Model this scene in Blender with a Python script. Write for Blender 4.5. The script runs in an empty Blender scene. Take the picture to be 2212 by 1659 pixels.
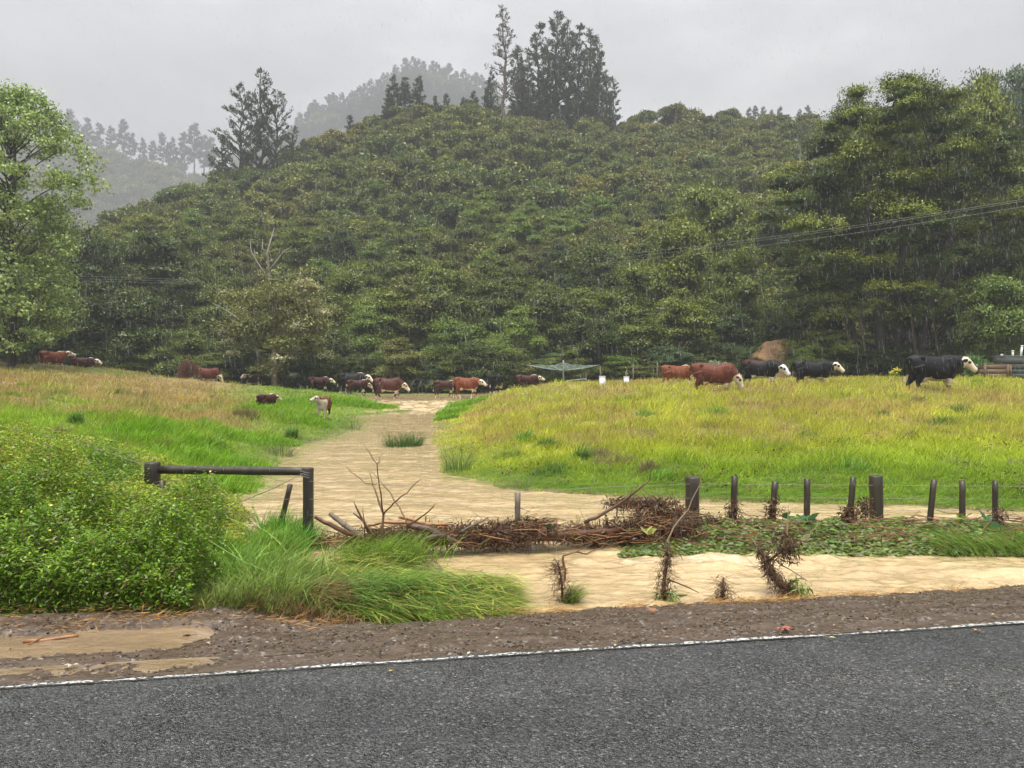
import bpy, math, random
import numpy as np
from mathutils import Vector, Matrix, Euler
R = math.radians
C = bpy.context.scene.collection
rng = np.random.default_rng(7)
random.seed(7)

# ------------------------------------------------------------------ measuring helpers
F, CX, HY, CAMZ = 1670.0, 1106.0, 801.0, 1.5
def W(u, v, Y):
    return np.array([(u - CX) / F * Y, Y, CAMZ - (v - HY) / F * Y])
def XY(u, Y): return ((u - CX) / F * Y, Y)
def shore(u, v, z=-0.35):
    Y = (CAMZ - z) * F / (v - HY)
    return ((u - CX) / F * Y, Y)
def smooth(a, b, x):
    t = np.clip((np.asarray(x, float) - a) / (b - a), 0, 1)
    return t * t * (3 - 2 * t)

# ------------------------------------------------------------------ cheap numpy value noise
def _hash(i, j, s):
    n = (i.astype(np.int64) * 374761393 + j.astype(np.int64) * 668265263 + s * 1442695041) & 0x7fffffff
    n = ((n ^ (n >> 13)) * 1274126177) & 0x7fffffff
    return ((n ^ (n >> 16)) & 0xffff) / 65535.0
def vnoise(x, y, s=0):
    x = np.asarray(x, float); y = np.asarray(y, float)
    i = np.floor(x); j = np.floor(y); fx = x - i; fy = y - j
    fx = fx * fx * (3 - 2 * fx); fy = fy * fy * (3 - 2 * fy)
    i = i.astype(np.int64); j = j.astype(np.int64)
    a = _hash(i, j, s); b = _hash(i + 1, j, s); c = _hash(i, j + 1, s); d = _hash(i + 1, j + 1, s)
    return (a * (1 - fx) + b * fx) * (1 - fy) + (c * (1 - fx) + d * fx) * fy
def fbm(x, y, s=0, o=4):
    r = 0; a = .5; t = 0
    for k in range(o):
        r = r + a * vnoise(np.asarray(x) * 2 ** k, np.asarray(y) * 2 ** k, s + k); t += a; a *= .5
    return r / t

# ------------------------------------------------------------------ mesh helpers
def make_mesh(name, V, Q=None, T=None, col=None, smooth_=False):
    V = np.asarray(V, np.float32)
    me = bpy.data.meshes.new(name)
    me.vertices.add(len(V)); me.vertices.foreach_set('co', V.ravel())
    loops = []; starts = []; n = 0
    if Q is not None and len(Q):
        Q = np.asarray(Q, np.int32); loops.append(Q.ravel()); starts.append(np.arange(len(Q)) * 4 + n); n += Q.size
    if T is not None and len(T):
        T = np.asarray(T, np.int32); loops.append(T.ravel()); starts.append(np.arange(len(T)) * 3 + n); n += T.size
    L = np.concatenate(loops); S = np.concatenate(starts).astype(np.int32)
    me.loops.add(len(L)); me.loops.foreach_set('vertex_index', L)
    me.polygons.add(len(S)); me.polygons.foreach_set('loop_start', S)
    me.update(calc_edges=True)
    if smooth_: me.polygons.foreach_set('use_smooth', np.ones(len(S), bool))
    if col is not None:
        a = me.color_attributes.new('tint', 'FLOAT_COLOR', 'POINT')
        c = np.ones((len(V), 4), np.float32); c[:, :3] = col
        a.data.foreach_set('color', c.ravel())
    me.validate()
    return me
def link(name, me, mat=None, parent=None, loc=None, rz=0, scale=None):
    o = bpy.data.objects.new(name, me); C.objects.link(o)
    if mat is not None and me is not None and len(me.materials) == 0: me.materials.append(mat)
    if parent is not None: o.parent = parent
    if loc is not None: o.location = [float(c) for c in loc]
    if rz: o.rotation_euler = (0, 0, rz)
    if scale is not None: o.scale = (scale,) * 3 if np.isscalar(scale) else scale
    return o
def tag(o, label=None, cat=None, group=None, kind=None):
    if label: o['label'] = label
    if cat: o['category'] = cat
    if group: o['group'] = group
    if kind: o['kind'] = kind
    return o
def empty(name, loc=(0, 0, 0), rz=0):
    o = bpy.data.objects.new(name, None); C.objects.link(o); o.location = [float(c) for c in loc]
    o.rotation_euler = (0, 0, rz); o.empty_display_size = .2; return o
def copy_tree(root):
    c = root.copy(); C.objects.link(c)
    for ch in root.children:
        d = ch.copy(); C.objects.link(d); d.parent = c
    return c

class MB:
    def __init__(s): s.V = []; s.Q = []; s.T = []; s.K = []; s.n = 0
    def add(s, V, Q=None, T=None, col=(1, 1, 1)):
        V = np.asarray(V, float).reshape(-1, 3)
        s.V.append(V)
        if Q is not None and len(Q): s.Q.append(np.asarray(Q) + s.n)
        if T is not None and len(T): s.T.append(np.asarray(T) + s.n)
        c = np.empty((len(V), 3)); c[:] = col; s.K.append(c)
        s.n += len(V); return s
    def tube(s, P, r, n=6, col=(1, 1, 1), cap=True, rough=0, seed=0):
        P = np.asarray(P, float); m = len(P)
        r = np.full(m, r, float) if np.isscalar(r) else np.asarray(r, float)
        if len(r) != m: r = np.interp(np.linspace(0, 1, m), np.linspace(0, 1, len(r)), r)
        D = np.gradient(P, axis=0); D /= np.linalg.norm(D, axis=1)[:, None] + 1e-9
        ref = np.array([0, 0, 1.]) if abs(D[:, 2]).mean() < .8 else np.array([0, 1., 0])
        A = np.cross(D, ref); A /= np.linalg.norm(A, axis=1)[:, None] + 1e-9
        B = np.cross(D, A)
        th = np.linspace(0, 2 * np.pi, n, endpoint=False)
        rr = r[:, None] * np.ones(n)
        if rough:
            g = np.random.default_rng(seed); rr = rr * (1 + rough * g.normal(size=rr.shape))
        V = P[:, None] + rr[..., None] * (np.cos(th)[None, :, None] * A[:, None] + np.sin(th)[None, :, None] * B[:, None])
        V = V.reshape(-1, 3); i = np.arange(m - 1)[:, None] * n; j = np.arange(n)[None]; k = (j + 1) % n
        Q = np.stack([i + j, i + k, i + n + k, i + n + j], -1).reshape(-1, 4)
        T = []
        if cap:
            V = np.vstack([V, P[:1], P[-1:]]); c0 = m * n; jj = np.arange(n); kk = (jj + 1) % n
            T = np.vstack([np.stack([np.full(n, c0), kk, jj], 1), np.stack([np.full(n, c0 + 1), (m - 1) * n + jj, (m - 1) * n + kk], 1)])
        return s.add(V, Q, T, col)
    def box(s, c, d, rz=0, col=(1, 1, 1)):
        c = np.asarray(c, float); d = np.asarray(d, float) / 2
        X = np.array([[x, y, z] for z in (-1, 1) for y in (-1, 1) for x in (-1, 1)], float) * d
        ca, sa = math.cos(rz), math.sin(rz)
        X = np.stack([X[:, 0] * ca - X[:, 1] * sa, X[:, 0] * sa + X[:, 1] * ca, X[:, 2]], 1) + c
        return s.add(X, [[0, 2, 3, 1], [4, 5, 7, 6], [0, 1, 5, 4], [2, 6, 7, 3], [0, 4, 6, 2], [1, 3, 7, 5]], None, col)
    def cards(s, P, D, N, L, Wd, col, fold=.15):
        """pointed leaf shapes: base P, axis D, face normal N, length L, width Wd"""
        P = np.asarray(P, float); m = len(P)
        D = D / (np.linalg.norm(D, axis=1)[:, None] + 1e-9)
        S = np.cross(D, N); S /= np.linalg.norm(S, axis=1)[:, None] + 1e-9
        U = np.cross(S, D)
        L = np.broadcast_to(L, (m,))[:, None]; Wd = np.broadcast_to(Wd, (m,))[:, None]
        V = np.stack([P, P + D * L * .45 + S * Wd * .5 + U * L * fold, P + D * L, P + D * L * .45 - S * Wd * .5 + U * L * fold], 1).reshape(-1, 3)
        Q = np.arange(4 * m).reshape(-1, 4)
        c = np.repeat(np.broadcast_to(np.asarray(col, float), (m, 3)), 4, axis=0)
        s.V.append(V); s.Q.append(Q + s.n); s.K.append(c); s.n += len(V); return s
    def blades(s, P, H, Wd, lean, az, col, segs=3, droop=.5):
        """grass blades: root P, height H, width, lean direction az (rad), lean amount"""
        P = np.asarray(P, float); m = len(P)
        H = np.broadcast_to(H, (m,)); Wd = np.broadcast_to(Wd, (m,)); lean = np.broadcast_to(lean, (m,)); az = np.broadcast_to(az, (m,))
        sd = az + np.pi / 2 + rng.normal(0, .9, m)
        S = np.stack([np.cos(sd), np.sin(sd), np.zeros(m)], 1)
        out = []
        for k in range(segs + 1):
            t = k / segs
            h = H * (t - droop * lean * t * t * .6); x = H * lean * (t ** 1.5)
            p = P + np.stack([np.cos(az) * x, np.sin(az) * x, h], 1)
            if k < segs:
                w = (Wd * (1 - .75 * t ** 2) * .5)[:, None]
                out += [p - S * w, p + S * w]
            else: out += [p]
        nv = 2 * segs + 1
        V = np.stack(out, 1).reshape(-1, 3); b = np.arange(m)[:, None] * nv
        Q = np.concatenate([b + np.array([[2 * k, 2 * k + 1, 2 * k + 3, 2 * k + 2]]) for k in range(segs - 1)]) if segs > 1 else np.zeros((0, 4), int)
        T = b + np.array([[2 * segs - 2, 2 * segs - 1, 2 * segs]])
        c = np.repeat(np.broadcast_to(np.asarray(col, float), (m, 3)), nv, axis=0)
        s.V.append(V); s.Q.append(Q + s.n); s.T.append(T + s.n); s.K.append(c); s.n += len(V); return s
    def mesh(s, name, sm=False):
        return make_mesh(name, np.vstack(s.V), np.vstack(s.Q) if s.Q else None, np.vstack(s.T) if s.T else None, np.vstack(s.K), sm)
    def build(s, name, mat, parent=None, loc=None, rz=0, scale=None, sm=False):
        return link(name, s.mesh(name, sm), mat, parent, loc, rz, scale)

# ------------------------------------------------------------------ materials
def newmat(name):
    m = bpy.data.materials.new(name); m.use_nodes = True
    nt = m.node_tree; nt.nodes.clear(); out = nt.nodes.new('ShaderNodeOutputMaterial')
    return m, nt, out
def N(nt, t, **kw):
    n = nt.nodes.new(t)
    for k, v in kw.items():
        if k in ('inp',):
            for a, b in v.items(): n.inputs[a].default_value = b
        else: setattr(n, k, v)
    return n
def ramp(nt, fac, stops):
    n = nt.nodes.new('ShaderNodeValToRGB'); e = n.color_ramp.elements
    while len(e) < len(stops): e.new(.5)
    for x, (p, c) in zip(e, stops): x.position = p; x.color = (*c, 1)
    nt.links.new(fac, n.inputs[0]); return n.outputs[0]
def noise(nt, vec, scale, detail=4, rough=.5):
    n = N(nt, 'ShaderNodeTexNoise', inp={'Scale': scale, 'Detail': detail, 'Roughness': rough})
    if vec is not None: nt.links.new(vec, n.inputs['Vector'])
    return n.outputs['Fac']
def mixc(nt, fac, a, b, mode='MIX'):
    n = N(nt, 'ShaderNodeMix', data_type='RGBA', blend_type=mode)
    for i, v in ((0, fac), (6, a), (7, b)):
        if isinstance(v, (int, float)): n.inputs[i].default_value = v
        elif isinstance(v, tuple): n.inputs[i].default_value = (*v, 1)
        else: nt.links.new(v, n.inputs[i])
    return n.outputs[2]
def bump(nt, h, strength, dist=.02):
    n = N(nt, 'ShaderNodeBump', inp={'Strength': strength, 'Distance': dist}); nt.links.new(h, n.inputs['Height']); return n.outputs[0]
def pos(nt): return N(nt, 'ShaderNodeNewGeometry').outputs['Position']
def scaled(nt, v, s):
    n = N(nt, 'ShaderNodeMapping'); n.inputs['Scale'].default_value = s; nt.links.new(v, n.inputs[0]); return n.outputs[0]

def leaf_mat(name, transl=.35, gloss=.06, rnd=0.0, mul=(1, 1, 1), rough=.35, patch_=False):
    """leaves: own colour from the 'tint' attribute, part of the light passes through"""
    m, nt, out = newmat(name)
    at = N(nt, 'ShaderNodeAttribute', attribute_name='tint').outputs['Color']
    c = mixc(nt, 1.0, at, mul, 'MULTIPLY')
    if rnd:
        oi = N(nt, 'ShaderNodeObjectInfo')
        k = ramp(nt, oi.outputs['Random'], [(0, (1 - rnd, 1 - rnd * .9, 1 - rnd * .7)), (.5, (1, 1, 1)), (1, (1 + rnd * 1.2, 1 + rnd * .7, 1 - rnd * .2))])
        c = mixc(nt, 1.0, c, k, 'MULTIPLY')
    if patch_:
        k = ramp(nt, noise(nt, pos(nt), .055, 3), [(.35, (.80, .86, .85)), (.5, (1, 1, 1)), (.65, (1.22, 1.12, .95))])
        c = mixc(nt, 1.0, c, k, 'MULTIPLY')
    d = N(nt, 'ShaderNodeBsdfDiffuse'); t = N(nt, 'ShaderNodeBsdfTranslucent'); g = N(nt, 'ShaderNodeBsdfGlossy', inp={'Roughness': rough})
    nt.links.new(c, d.inputs[0]); nt.links.new(c, t.inputs[0])
    a = N(nt, 'ShaderNodeMixShader', inp={0: transl}); nt.links.new(d.outputs[0], a.inputs[1]); nt.links.new(t.outputs[0], a.inputs[2])
    b = N(nt, 'ShaderNodeMixShader', inp={0: gloss}); nt.links.new(a.outputs[0], b.inputs[1]); nt.links.new(g.outputs[0], b.inputs[2])
    nt.links.new(b.outputs[0], out.inputs[0]); return m
def simple(name, col, rough=.6, var=.25, scale=8, bmp=.3, stretch=(1, 1, 1), spec=.5, tint=False, bd=.01):
    m, nt, out = newmat(name)
    p = N(nt, 'ShaderNodeBsdfPrincipled', inp={'Roughness': rough, 'Specular IOR Level': spec})
    tc = N(nt, 'ShaderNodeTexCoord').outputs['Object']; tc = scaled(nt, tc, stretch)
    f = noise(nt, tc, scale, 6, .6)
    lo = tuple(c * (1 - var) for c in col); hi = tuple(min(1, c * (1 + var)) for c in col)
    c = ramp(nt, f, [(.3, lo), (.7, hi)])
    if tint: c = mixc(nt, 1.0, c, N(nt, 'ShaderNodeAttribute', attribute_name='tint').outputs['Color'], 'MULTIPLY')
    nt.links.new(c, p.inputs['Base Color'])
    if bmp: nt.links.new(bump(nt, f, bmp, bd), p.inputs['Normal'])
    nt.links.new(p.outputs[0], out.inputs[0]); return m

M = {}
M['grass'] = leaf_mat('grass_blades', .4, .02, rough=.5)
M['tree'] = leaf_mat('tree_leaves', .18, .03, .12)
M['hillbush'] = leaf_mat('bush_leaves', .18, .03, .20, patch_=True)
M['conifer'] = leaf_mat('conifer_needles', .15, .03, .12)
M['leaf'] = leaf_mat('wet_leaves', .35, .035, 0, rough=.4)
M['rot'] = leaf_mat('rotting_leaves', .1, .03, 0, rough=.4)
M['bark'] = simple('bark', (.06, .05, .04), .8, .4, 5, .6, (1, 1, .3), tint=True)
M['palebark'] = simple('pale_dead_wood', (.26, .235, .20), .8, .3, 6, .5, (1, 1, .3), tint=True)
M['post'] = simple('wet_post_timber', (.030, .024, .018), .45, .55, 14, .7, (1, 1, .12), tint=True)
M['wire'] = simple('fence_wire', (.28, .24, .2), .5, .2, 20, 0)
M['stick'] = simple('wet_stick', (.115, .068, .038), .45, .45, 12, .5, (1, 1, 1), tint=True)
M['cable'] = simple('aluminium_cable', (.42, .43, .44), .5, .1, 8, 0)
M['pvc'] = simple('white_plastic', (.75, .76, .74), .4, .08, 6, 0)
M['timber'] = simple('garden_timber', (.14, .095, .055), .7, .35, 10, .4, (.3, 1, 3))
M['darkpanel'] = simple('dark_netting', (.04, .055, .05), .8, .3, 30, .3)
M['greymetal'] = simple('grey_green_metal', (.25, .32, .30), .45, .15, 8, 0)
M['tub'] = simple('grey_plastic_tub', (.12, .14, .13), .5, .2, 6, .1)

def coat_mat():
    m, nt, out = newmat('cattle_coat')
    p = N(nt, 'ShaderNodeBsdfPrincipled', inp={'Roughness': .5, 'Specular IOR Level': .18})
    tc = N(nt, 'ShaderNodeTexCoord').outputs['Object']
    at = N(nt, 'ShaderNodeAttribute', attribute_name='tint').outputs['Color']
    f = noise(nt, tc, 5, 5); k = ramp(nt, f, [(.3, (.72, .72, .72)), (.7, (1.2, 1.2, 1.2))])
    nt.links.new(mixc(nt, 1.0, at, k, 'MULTIPLY'), p.inputs['Base Color'])
    f2 = noise(nt, scaled(nt, tc, (3, 3, 1)), 22, 4)
    nt.links.new(bump(nt, f2, .5, .02), p.inputs['Normal']); nt.links.new(p.outputs[0], out.inputs[0]); return m
M['coat'] = coat_mat()

def asphalt():
    m, nt, out = newmat('wet_chipseal')
    P = pos(nt)
    v = N(nt, 'ShaderNodeTexVoronoi', inp={'Scale': 100.0}); nt.links.new(P, v.inputs['Vector'])
    v2 = N(nt, 'ShaderNodeTexVoronoi', inp={'Scale': 55.0}); nt.links.new(P, v2.inputs['Vector'])
    sep = N(nt, 'ShaderNodeSeparateColor'); nt.links.new(v.outputs['Color'], sep.inputs[0])
    chip = ramp(nt, sep.outputs[0], [(0, (.020, .021, .022)), (.4, (.055, .056, .057)), (.8, (.088, .089, .089)), (.95, (.12, .12, .12)), (1, (.27, .265, .255))])
    n1 = noise(nt, P, 1.3, 5, .6)
    k = ramp(nt, n1, [(.3, (.78, .78, .8)), (.7, (1.18, 1.17, 1.14))])
    c = mixc(nt, 1.0, chip, k, 'MULTIPLY')
    mp = N(nt, 'ShaderNodeMapping'); mp.inputs['Rotation'].default_value = (0, 0, -R(9.73)); mp.inputs['Scale'].default_value = (.10, 1.5, 1); nt.links.new(P, mp.inputs[0])
    trk = ramp(nt, noise(nt, mp.outputs[0], 1.0, 3), [(.35, (.72, .73, .75)), (.65, (1.02, 1.01, 1.0))])   # worn wheel tracks along the lane
    c = mixc(nt, 1.0, c, trk, 'MULTIPLY')
    p = N(nt, 'ShaderNodeBsdfPrincipled', inp={'Specular IOR Level': .5})
    nt.links.new(c, p.inputs['Base Color'])
    nt.links.new(ramp(nt, noise(nt, P, 3.0, 4), [(.35, (.22,) * 3), (.7, (.5,) * 3)]), p.inputs['Roughness'])
    mx = N(nt, 'ShaderNodeMath', operation='ADD'); nt.links.new(v.outputs['Distance'], mx.inputs[0]); nt.links.new(v2.outputs['Distance'], mx.inputs[1])
    iv = N(nt, 'ShaderNodeMath', operation='MULTIPLY', inp={1: -1.0}); nt.links.new(mx.outputs[0], iv.inputs[0])
    nt.links.new(bump(nt, iv.outputs[0], 1.0, .014), p.inputs['Normal'])
    nt.links.new(p.outputs[0], out.inputs[0]); return m
M['asphalt'] = asphalt()
def linepaint():
    m, nt, out = newmat('worn_white_line')
    P = pos(nt)
    v = N(nt, 'ShaderNodeTexVoronoi', inp={'Scale': 75.0}); nt.links.new(P, v.inputs['Vector'])
    sep = N(nt, 'ShaderNodeSeparateColor'); nt.links.new(v.outputs['Color'], sep.inputs[0])
    c = ramp(nt, sep.outputs[0], [(.0, (.04, .04, .04)), (.40, (.08, .08, .08)), (.5, (.34, .34, .325)), (1, (.52, .52, .49))])
    p = N(nt, 'ShaderNodeBsdfPrincipled', inp={'Roughness': .5}); nt.links.new(c, p.inputs['Base Color'])
    nt.links.new(bump(nt, v.outputs['Distance'], -1.0, .01), p.inputs['Normal'])
    nt.links.new(p.outputs[0], out.inputs[0]); return m
M['line'] = linepaint()
def gravel():
    m, nt, out = newmat('wet_gravel_mud')
    P = pos(nt)
    v = N(nt, 'ShaderNodeTexVoronoi', inp={'Scale': 60.0}); nt.links.new(P, v.inputs['Vector'])
    sep = N(nt, 'ShaderNodeSeparateColor'); nt.links.new(v.outputs['Color'], sep.inputs[0])
    st = ramp(nt, sep.outputs[0], [(0, (.020, .013, .008)), (.5, (.068, .045, .028)), (.85, (.11, .08, .055)), (1, (.25, .22, .19))])
    mud = ramp(nt, noise(nt, scaled(nt, P, (1, 4, 1)), 2.2, 7, .65), [(.25, (.045, .023, .011)), (.5, (.075, .049, .030)), (.75, (.12, .087, .058))])
    c = mixc(nt, ramp(nt, noise(nt, P, 9, 5), [(.42, (0,) * 3), (.6, (1,) * 3)]), mud, st)
    p = N(nt, 'ShaderNodeBsdfPrincipled', inp={'Specular IOR Level': .5}); nt.links.new(c, p.inputs['Base Color'])
    nt.links.new(ramp(nt, noise(nt, scaled(nt, P, (1, 3, 1)), 2.0, 4), [(.4, (.22,) * 3), (.62, (.6,) * 3)]), p.inputs['Roughness'])
    b1 = bump(nt, v.outputs['Distance'], -.6, .012)
    n2 = N(nt, 'ShaderNodeBump', inp={'Strength': .6, 'Distance': .03}); nt.links.new(noise(nt, P, 14, 6, .65), n2.inputs['Height']); nt.links.new(b1, n2.inputs['Normal'])
    nt.links.new(n2.outputs[0], p.inputs['Normal']); nt.links.new(p.outputs[0], out.inputs[0]); return m
M['gravel'] = gravel()
def water_mat(name, base, hi, streak=1.0):
    m, nt, out = newmat(name)
    P = pos(nt)
    s1 = noise(nt, scaled(nt, P, (.55, 2.6, 1)), 1.6, 6, .62)
    s2 = noise(nt, scaled(nt, P, (1.3, 2.2, 1)), 8.0, 6, .7)
    c = ramp(nt, s1, [(.3, tuple(x * .70 for x in base)), (.5, base), (.68, hi)])
    c = mixc(nt, .38 * streak, c, ramp(nt, s2, [(.36, tuple(x * .68 for x in base)), (.64, tuple(min(1, x * 1.2) for x in hi))]))  # finer streaks put ripple light and shade into the water colour
    at = N(nt, 'ShaderNodeAttribute', attribute_name='tint')
    foam = noise(nt, scaled(nt, P, (1, 2.2, 1)), 11, 6, .7)
    sep = N(nt, 'ShaderNodeSeparateColor'); nt.links.new(at.outputs['Color'], sep.inputs[0])
    mm = N(nt, 'ShaderNodeMath', operation='ADD'); nt.links.new(sep.outputs[0], mm.inputs[0]); nt.links.new(foam, mm.inputs[1])
    ff = ramp(nt, mm.outputs[0], [(.98, (0,) * 3), (1.12, (1,) * 3)]) if False else None
    fr = N(nt, 'ShaderNodeMapRange', inp={1: 1.0, 2: 1.3, 3: 0.0, 4: .85}); nt.links.new(mm.outputs[0], fr.inputs[0])
    c = mixc(nt, fr.outputs[0], c, (.66, .58, .44))
    p = N(nt, 'ShaderNodeBsdfPrincipled', inp={'Roughness': .07, 'Specular IOR Level': .6, 'IOR': 1.33}); nt.links.new(c, p.inputs['Base Color'])
    a = noise(nt, scaled(nt, P, (.8, 1.6, 1)), 6.0, 5, .6)
    nt.links.new(bump(nt, a, .5, .06), p.inputs['Normal'])
    p.inputs['Coat Weight'].default_value = .42; p.inputs['Coat IOR'].default_value = 1.33; p.inputs['Coat Roughness'].default_value = .05
    nt.links.new(bump(nt, a, .25, .03), p.inputs['Coat Normal'])
    nt.links.new(p.outputs[0], out.inputs[0]); return m
M['water'] = water_mat('silty_flood_water', (.43, .312, .158), (.53, .40, .22))
M['puddle'] = water_mat('shallow_brown_water', (.21, .148, .085), (.30, .215, .13), .5)
def ground_mat():
    m, nt, out = newmat('pasture_soil')
    P = pos(nt)
    at = N(nt, 'ShaderNodeAttribute', attribute_name='tint').outputs['Color']
    k = ramp(nt, noise(nt, P, 3.0, 8, .7), [(.3, (.55, .55, .5)), (.7, (1.3, 1.3, 1.2))])
    c = mixc(nt, 1.0, at, k, 'MULTIPLY')
    p = N(nt, 'ShaderNodeBsdfPrincipled', inp={'Roughness': .8}); nt.links.new(c, p.inputs['Base Color'])
    nt.links.new(bump(nt, noise(nt, P, 18, 6, .7), .8, .06), p.inputs['Normal'])
    nt.links.new(p.outputs[0], out.inputs[0]); return m
M['ground'] = ground_mat()
M['hill'] = simple('hill_soil', (.035, .045, .02), .9, .4, .4, .5)
M['farhill'] = simple('far_hill_scrub', (.05, .07, .03), .9, .5, .15, 0)
M['clay'] = simple('clay_bank_soil', (.24, .14, .062), .9, .5, .9, .8, bd=.3)

# ------------------------------------------------------------------ terrain
A0 = np.array([0, 4.09]); LD = np.array([.9856, .1690]); LN = np.array([-.1690, .9856])   # white line: origin, direction, normal
def st(x, y):
    dx = np.asarray(x, float); dy = np.asarray(y, float) - 4.09
    return dx * LD[0] + dy * LD[1], dx * LN[0] + dy * LN[1]      # along, across
def wz(x, y): return -.35 + .25 * smooth(33, 40.5, y)
SH_B = []
poly = [shore(*p) for p in [(2900, 1122), (2212, 1104), (2000, 1096), (1700, 1089), (1400, 1074), (1250, 1067), (1130, 1057), (1040, 1040), (950, 1026), (943, 1005), (948, 975), (932, 945), (941, 915), (948, 899)]]
poly += [XY(950, 33.3), XY(958, 36), XY(985, 39.5), XY(1010, 41.5), XY(1065, 43.5), XY(1080, 51), XY(850, 52), XY(790, 48), XY(808, 43), XY(856, 40), XY(880, 37.5), XY(892, 35), XY(880, 33.6)]
poly += [shore(*p) for p in [(768, 899), (786, 911), (757, 931), (698, 952), (632, 966), (606, 986), (573, 1015), (530, 1060), (514, 1100), (520, 1135), (560, 1152), (620, 1163), (664, 1180), (640, 1215), (655, 1228), (700, 1214), (770, 1195), (800, 1176), (880, 1180), (908, 1192), (935, 1218), (985, 1247), (1100, 1274), (1150, 1300), (1085, 1326), (1090, 1345)]]
poly += [(-.2, 5.6), (0, 5.5), (4.6, 6.3), (14, 7.9)]
poly = np.array(poly)
def sdist(x, y, pl=poly):
    x = np.asarray(x, float); y = np.asarray(y, float); sh = x.shape; x = x.ravel(); y = y.ravel()
    d = np.full(x.shape, 1e9); ins = np.zeros(x.shape, bool)
    n = len(pl)
    for i in range(n):
        ax, ay = pl[i]; bx, by = pl[(i + 1) % n]
        ex, ey = bx - ax, by - ay
        t = np.clip(((x - ax) * ex + (y - ay) * ey) / (ex * ex + ey * ey + 1e-12), 0, 1)
        d = np.minimum(d, np.hypot(x - ax - t * ex, y - ay - t * ey))
        c = ((ay > y) != (by > y)) & (x < (bx - ax) * (y - ay) / (by - ay + 1e-12) + ax)
        ins ^= c
    return np.where(ins, d, -d).reshape(sh)
CP = []   # (x, y, z) control points for the land
for u, v, Y in [(2212, 822, 36), (2030, 845, 30), (1800, 826, 35), (1545, 846, 30), (1435, 824, 38), (1300, 834, 38), (1200, 833, 38), (1100, 846, 38), (1700, 826, 36),
                (2212, 900, 20), (1900, 905, 20), (1600, 905, 20), (1350, 905, 20), (1150, 905, 21), (1010, 900, 25), (2400, 1000, 14), (2000, 1000, 13.5), (1700, 1000, 13.5), (1400, 1000, 13.5), (1150, 985, 15.5),
                (1000, 885, 31), (1000, 868, 36), (2600, 822, 36), (3000, 850, 30), (3000, 950, 20), (3000, 790, 45), (1600, 824, 46), (2212, 812, 48), (1300, 826, 48), (1150, 832, 50), (1060, 850, 45),
                # left hill
                (0, 785, 45), (120, 793, 45), (200, 801, 45), (350, 813, 45), (470, 829, 45), (560, 838, 45), (640, 845, 45), (720, 852, 45), (780, 862, 43), (-300, 770, 45), (-600, 770, 40),
                (0, 830, 30), (150, 850, 30), (300, 868, 30), (450, 880, 30), (560, 893, 29), (650, 888, 31), (720, 895, 28), (0, 880, 20), (150, 905, 20), (300, 925, 19), (420, 930, 18.5), (500, 940, 18), (-400, 820, 28), (-500, 850, 18),
                (820, 878, 35), (760, 876, 37), (860, 886, 35), (700, 860, 42), (880, 862, 56), (1000, 850, 58), (600, 846, 55), (300, 835, 55), (100, 825, 55), (0, 840, 58),
                (0, 950, 11), (150, 985, 11), (300, 1010, 11.5), (420, 1030, 12), (-200, 925, 10), (-400, 925, 9),
                # bank in the foreground left
                (0, 975, 8.6), (100, 1000, 8.6), (200, 1045, 8.6), (328, 1085, 8.6), (420, 1115, 8.8), (490, 1150, 8.8), (0, 1120, 6.6), (150, 1150, 6.5), (300, 1190, 6.5), (430, 1225, 6.5), (540, 1262, 6.6), (640, 1270, 6.7),
                (-300, 1080, 6.6), (0, 1330, 5.2), (200, 1345, 5.1), (400, 1350, 5.1), (600, 1350, 5.1), (700, 1345, 5.4), (-300, 1300, 5.1),
                (760, 1240, 7.0), (850, 1215, 7.2), (900, 1230, 6.9), (1000, 1290, 6.4), (850, 1310, 6.0), (1000, 1318, 6.0), (600, 1205, 7.8), (700, 1290, 6.2)]:
    CP.append(W(u, v, Y))
for x, y, z in [(-70, 50, 2.5), (-70, 20, 2), (-40, 10, 1.5), (-20, 8, 1.0), (60, 50, 1.2), (60, 20, .8), (30, 12, -.1), (40, 8, -.3), (-60, 75, 2), (0, 80, .5), (60, 80, 1), (-20, 65, .6), (20, 65, .8)]:
    CP.append(np.array([x, y, z]))
CP = np.array(CP)
def _tps_fit(P, lam=.02):
    n = len(P); d = np.hypot(P[:, None, 0] - P[None, :, 0], P[:, None, 1] - P[None, :, 1])
    K = d                                            # linear radial kernel: no overshoot
    A = np.zeros((n + 3, n + 3)); A[:n, :n] = K - lam * np.eye(n); A[:n, n] = 1; A[:n, n + 1:] = P[:, :2]; A[n:, :n] = A[:n, n:].T
    return np.linalg.solve(A, np.concatenate([P[:, 2], np.zeros(3)]))
_w = _tps_fit(CP)
def land(x, y):
    x = np.asarray(x, float); y = np.asarray(y, float); r = _w[len(CP)] + _w[len(CP) + 1] * x + _w[len(CP) + 2] * y
    for i, p in enumerate(CP): r = r + _w[i] * np.hypot(x - p[0], y - p[1])
    return r
def shoulder_z(x, y):
    t, s = st(x, y)
    a = np.interp(s, [-1, .0, .3, 1.0, 1.78, 2.4], [-.012, -.012, -.03, -.15, -.35, -.55])
    b = np.interp(s, [-1, .0, .35, .55, .68, .98, 1.12, 1.5, 2.4], [-.012, -.012, -.035, -.055, -.10, -.10, -.06, -.03, -.03])
    k = smooth(-.8, -1.9, x)
    n = (fbm(np.asarray(x) * 6, np.asarray(y) * 6, 3, 4) - .5) * .045 * smooth(.02, .3, s)
    rut = -.012 * np.exp(-((s - .25) / .12) ** 2) * k
    return a * (1 - k) + b * k + n + rut
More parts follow.
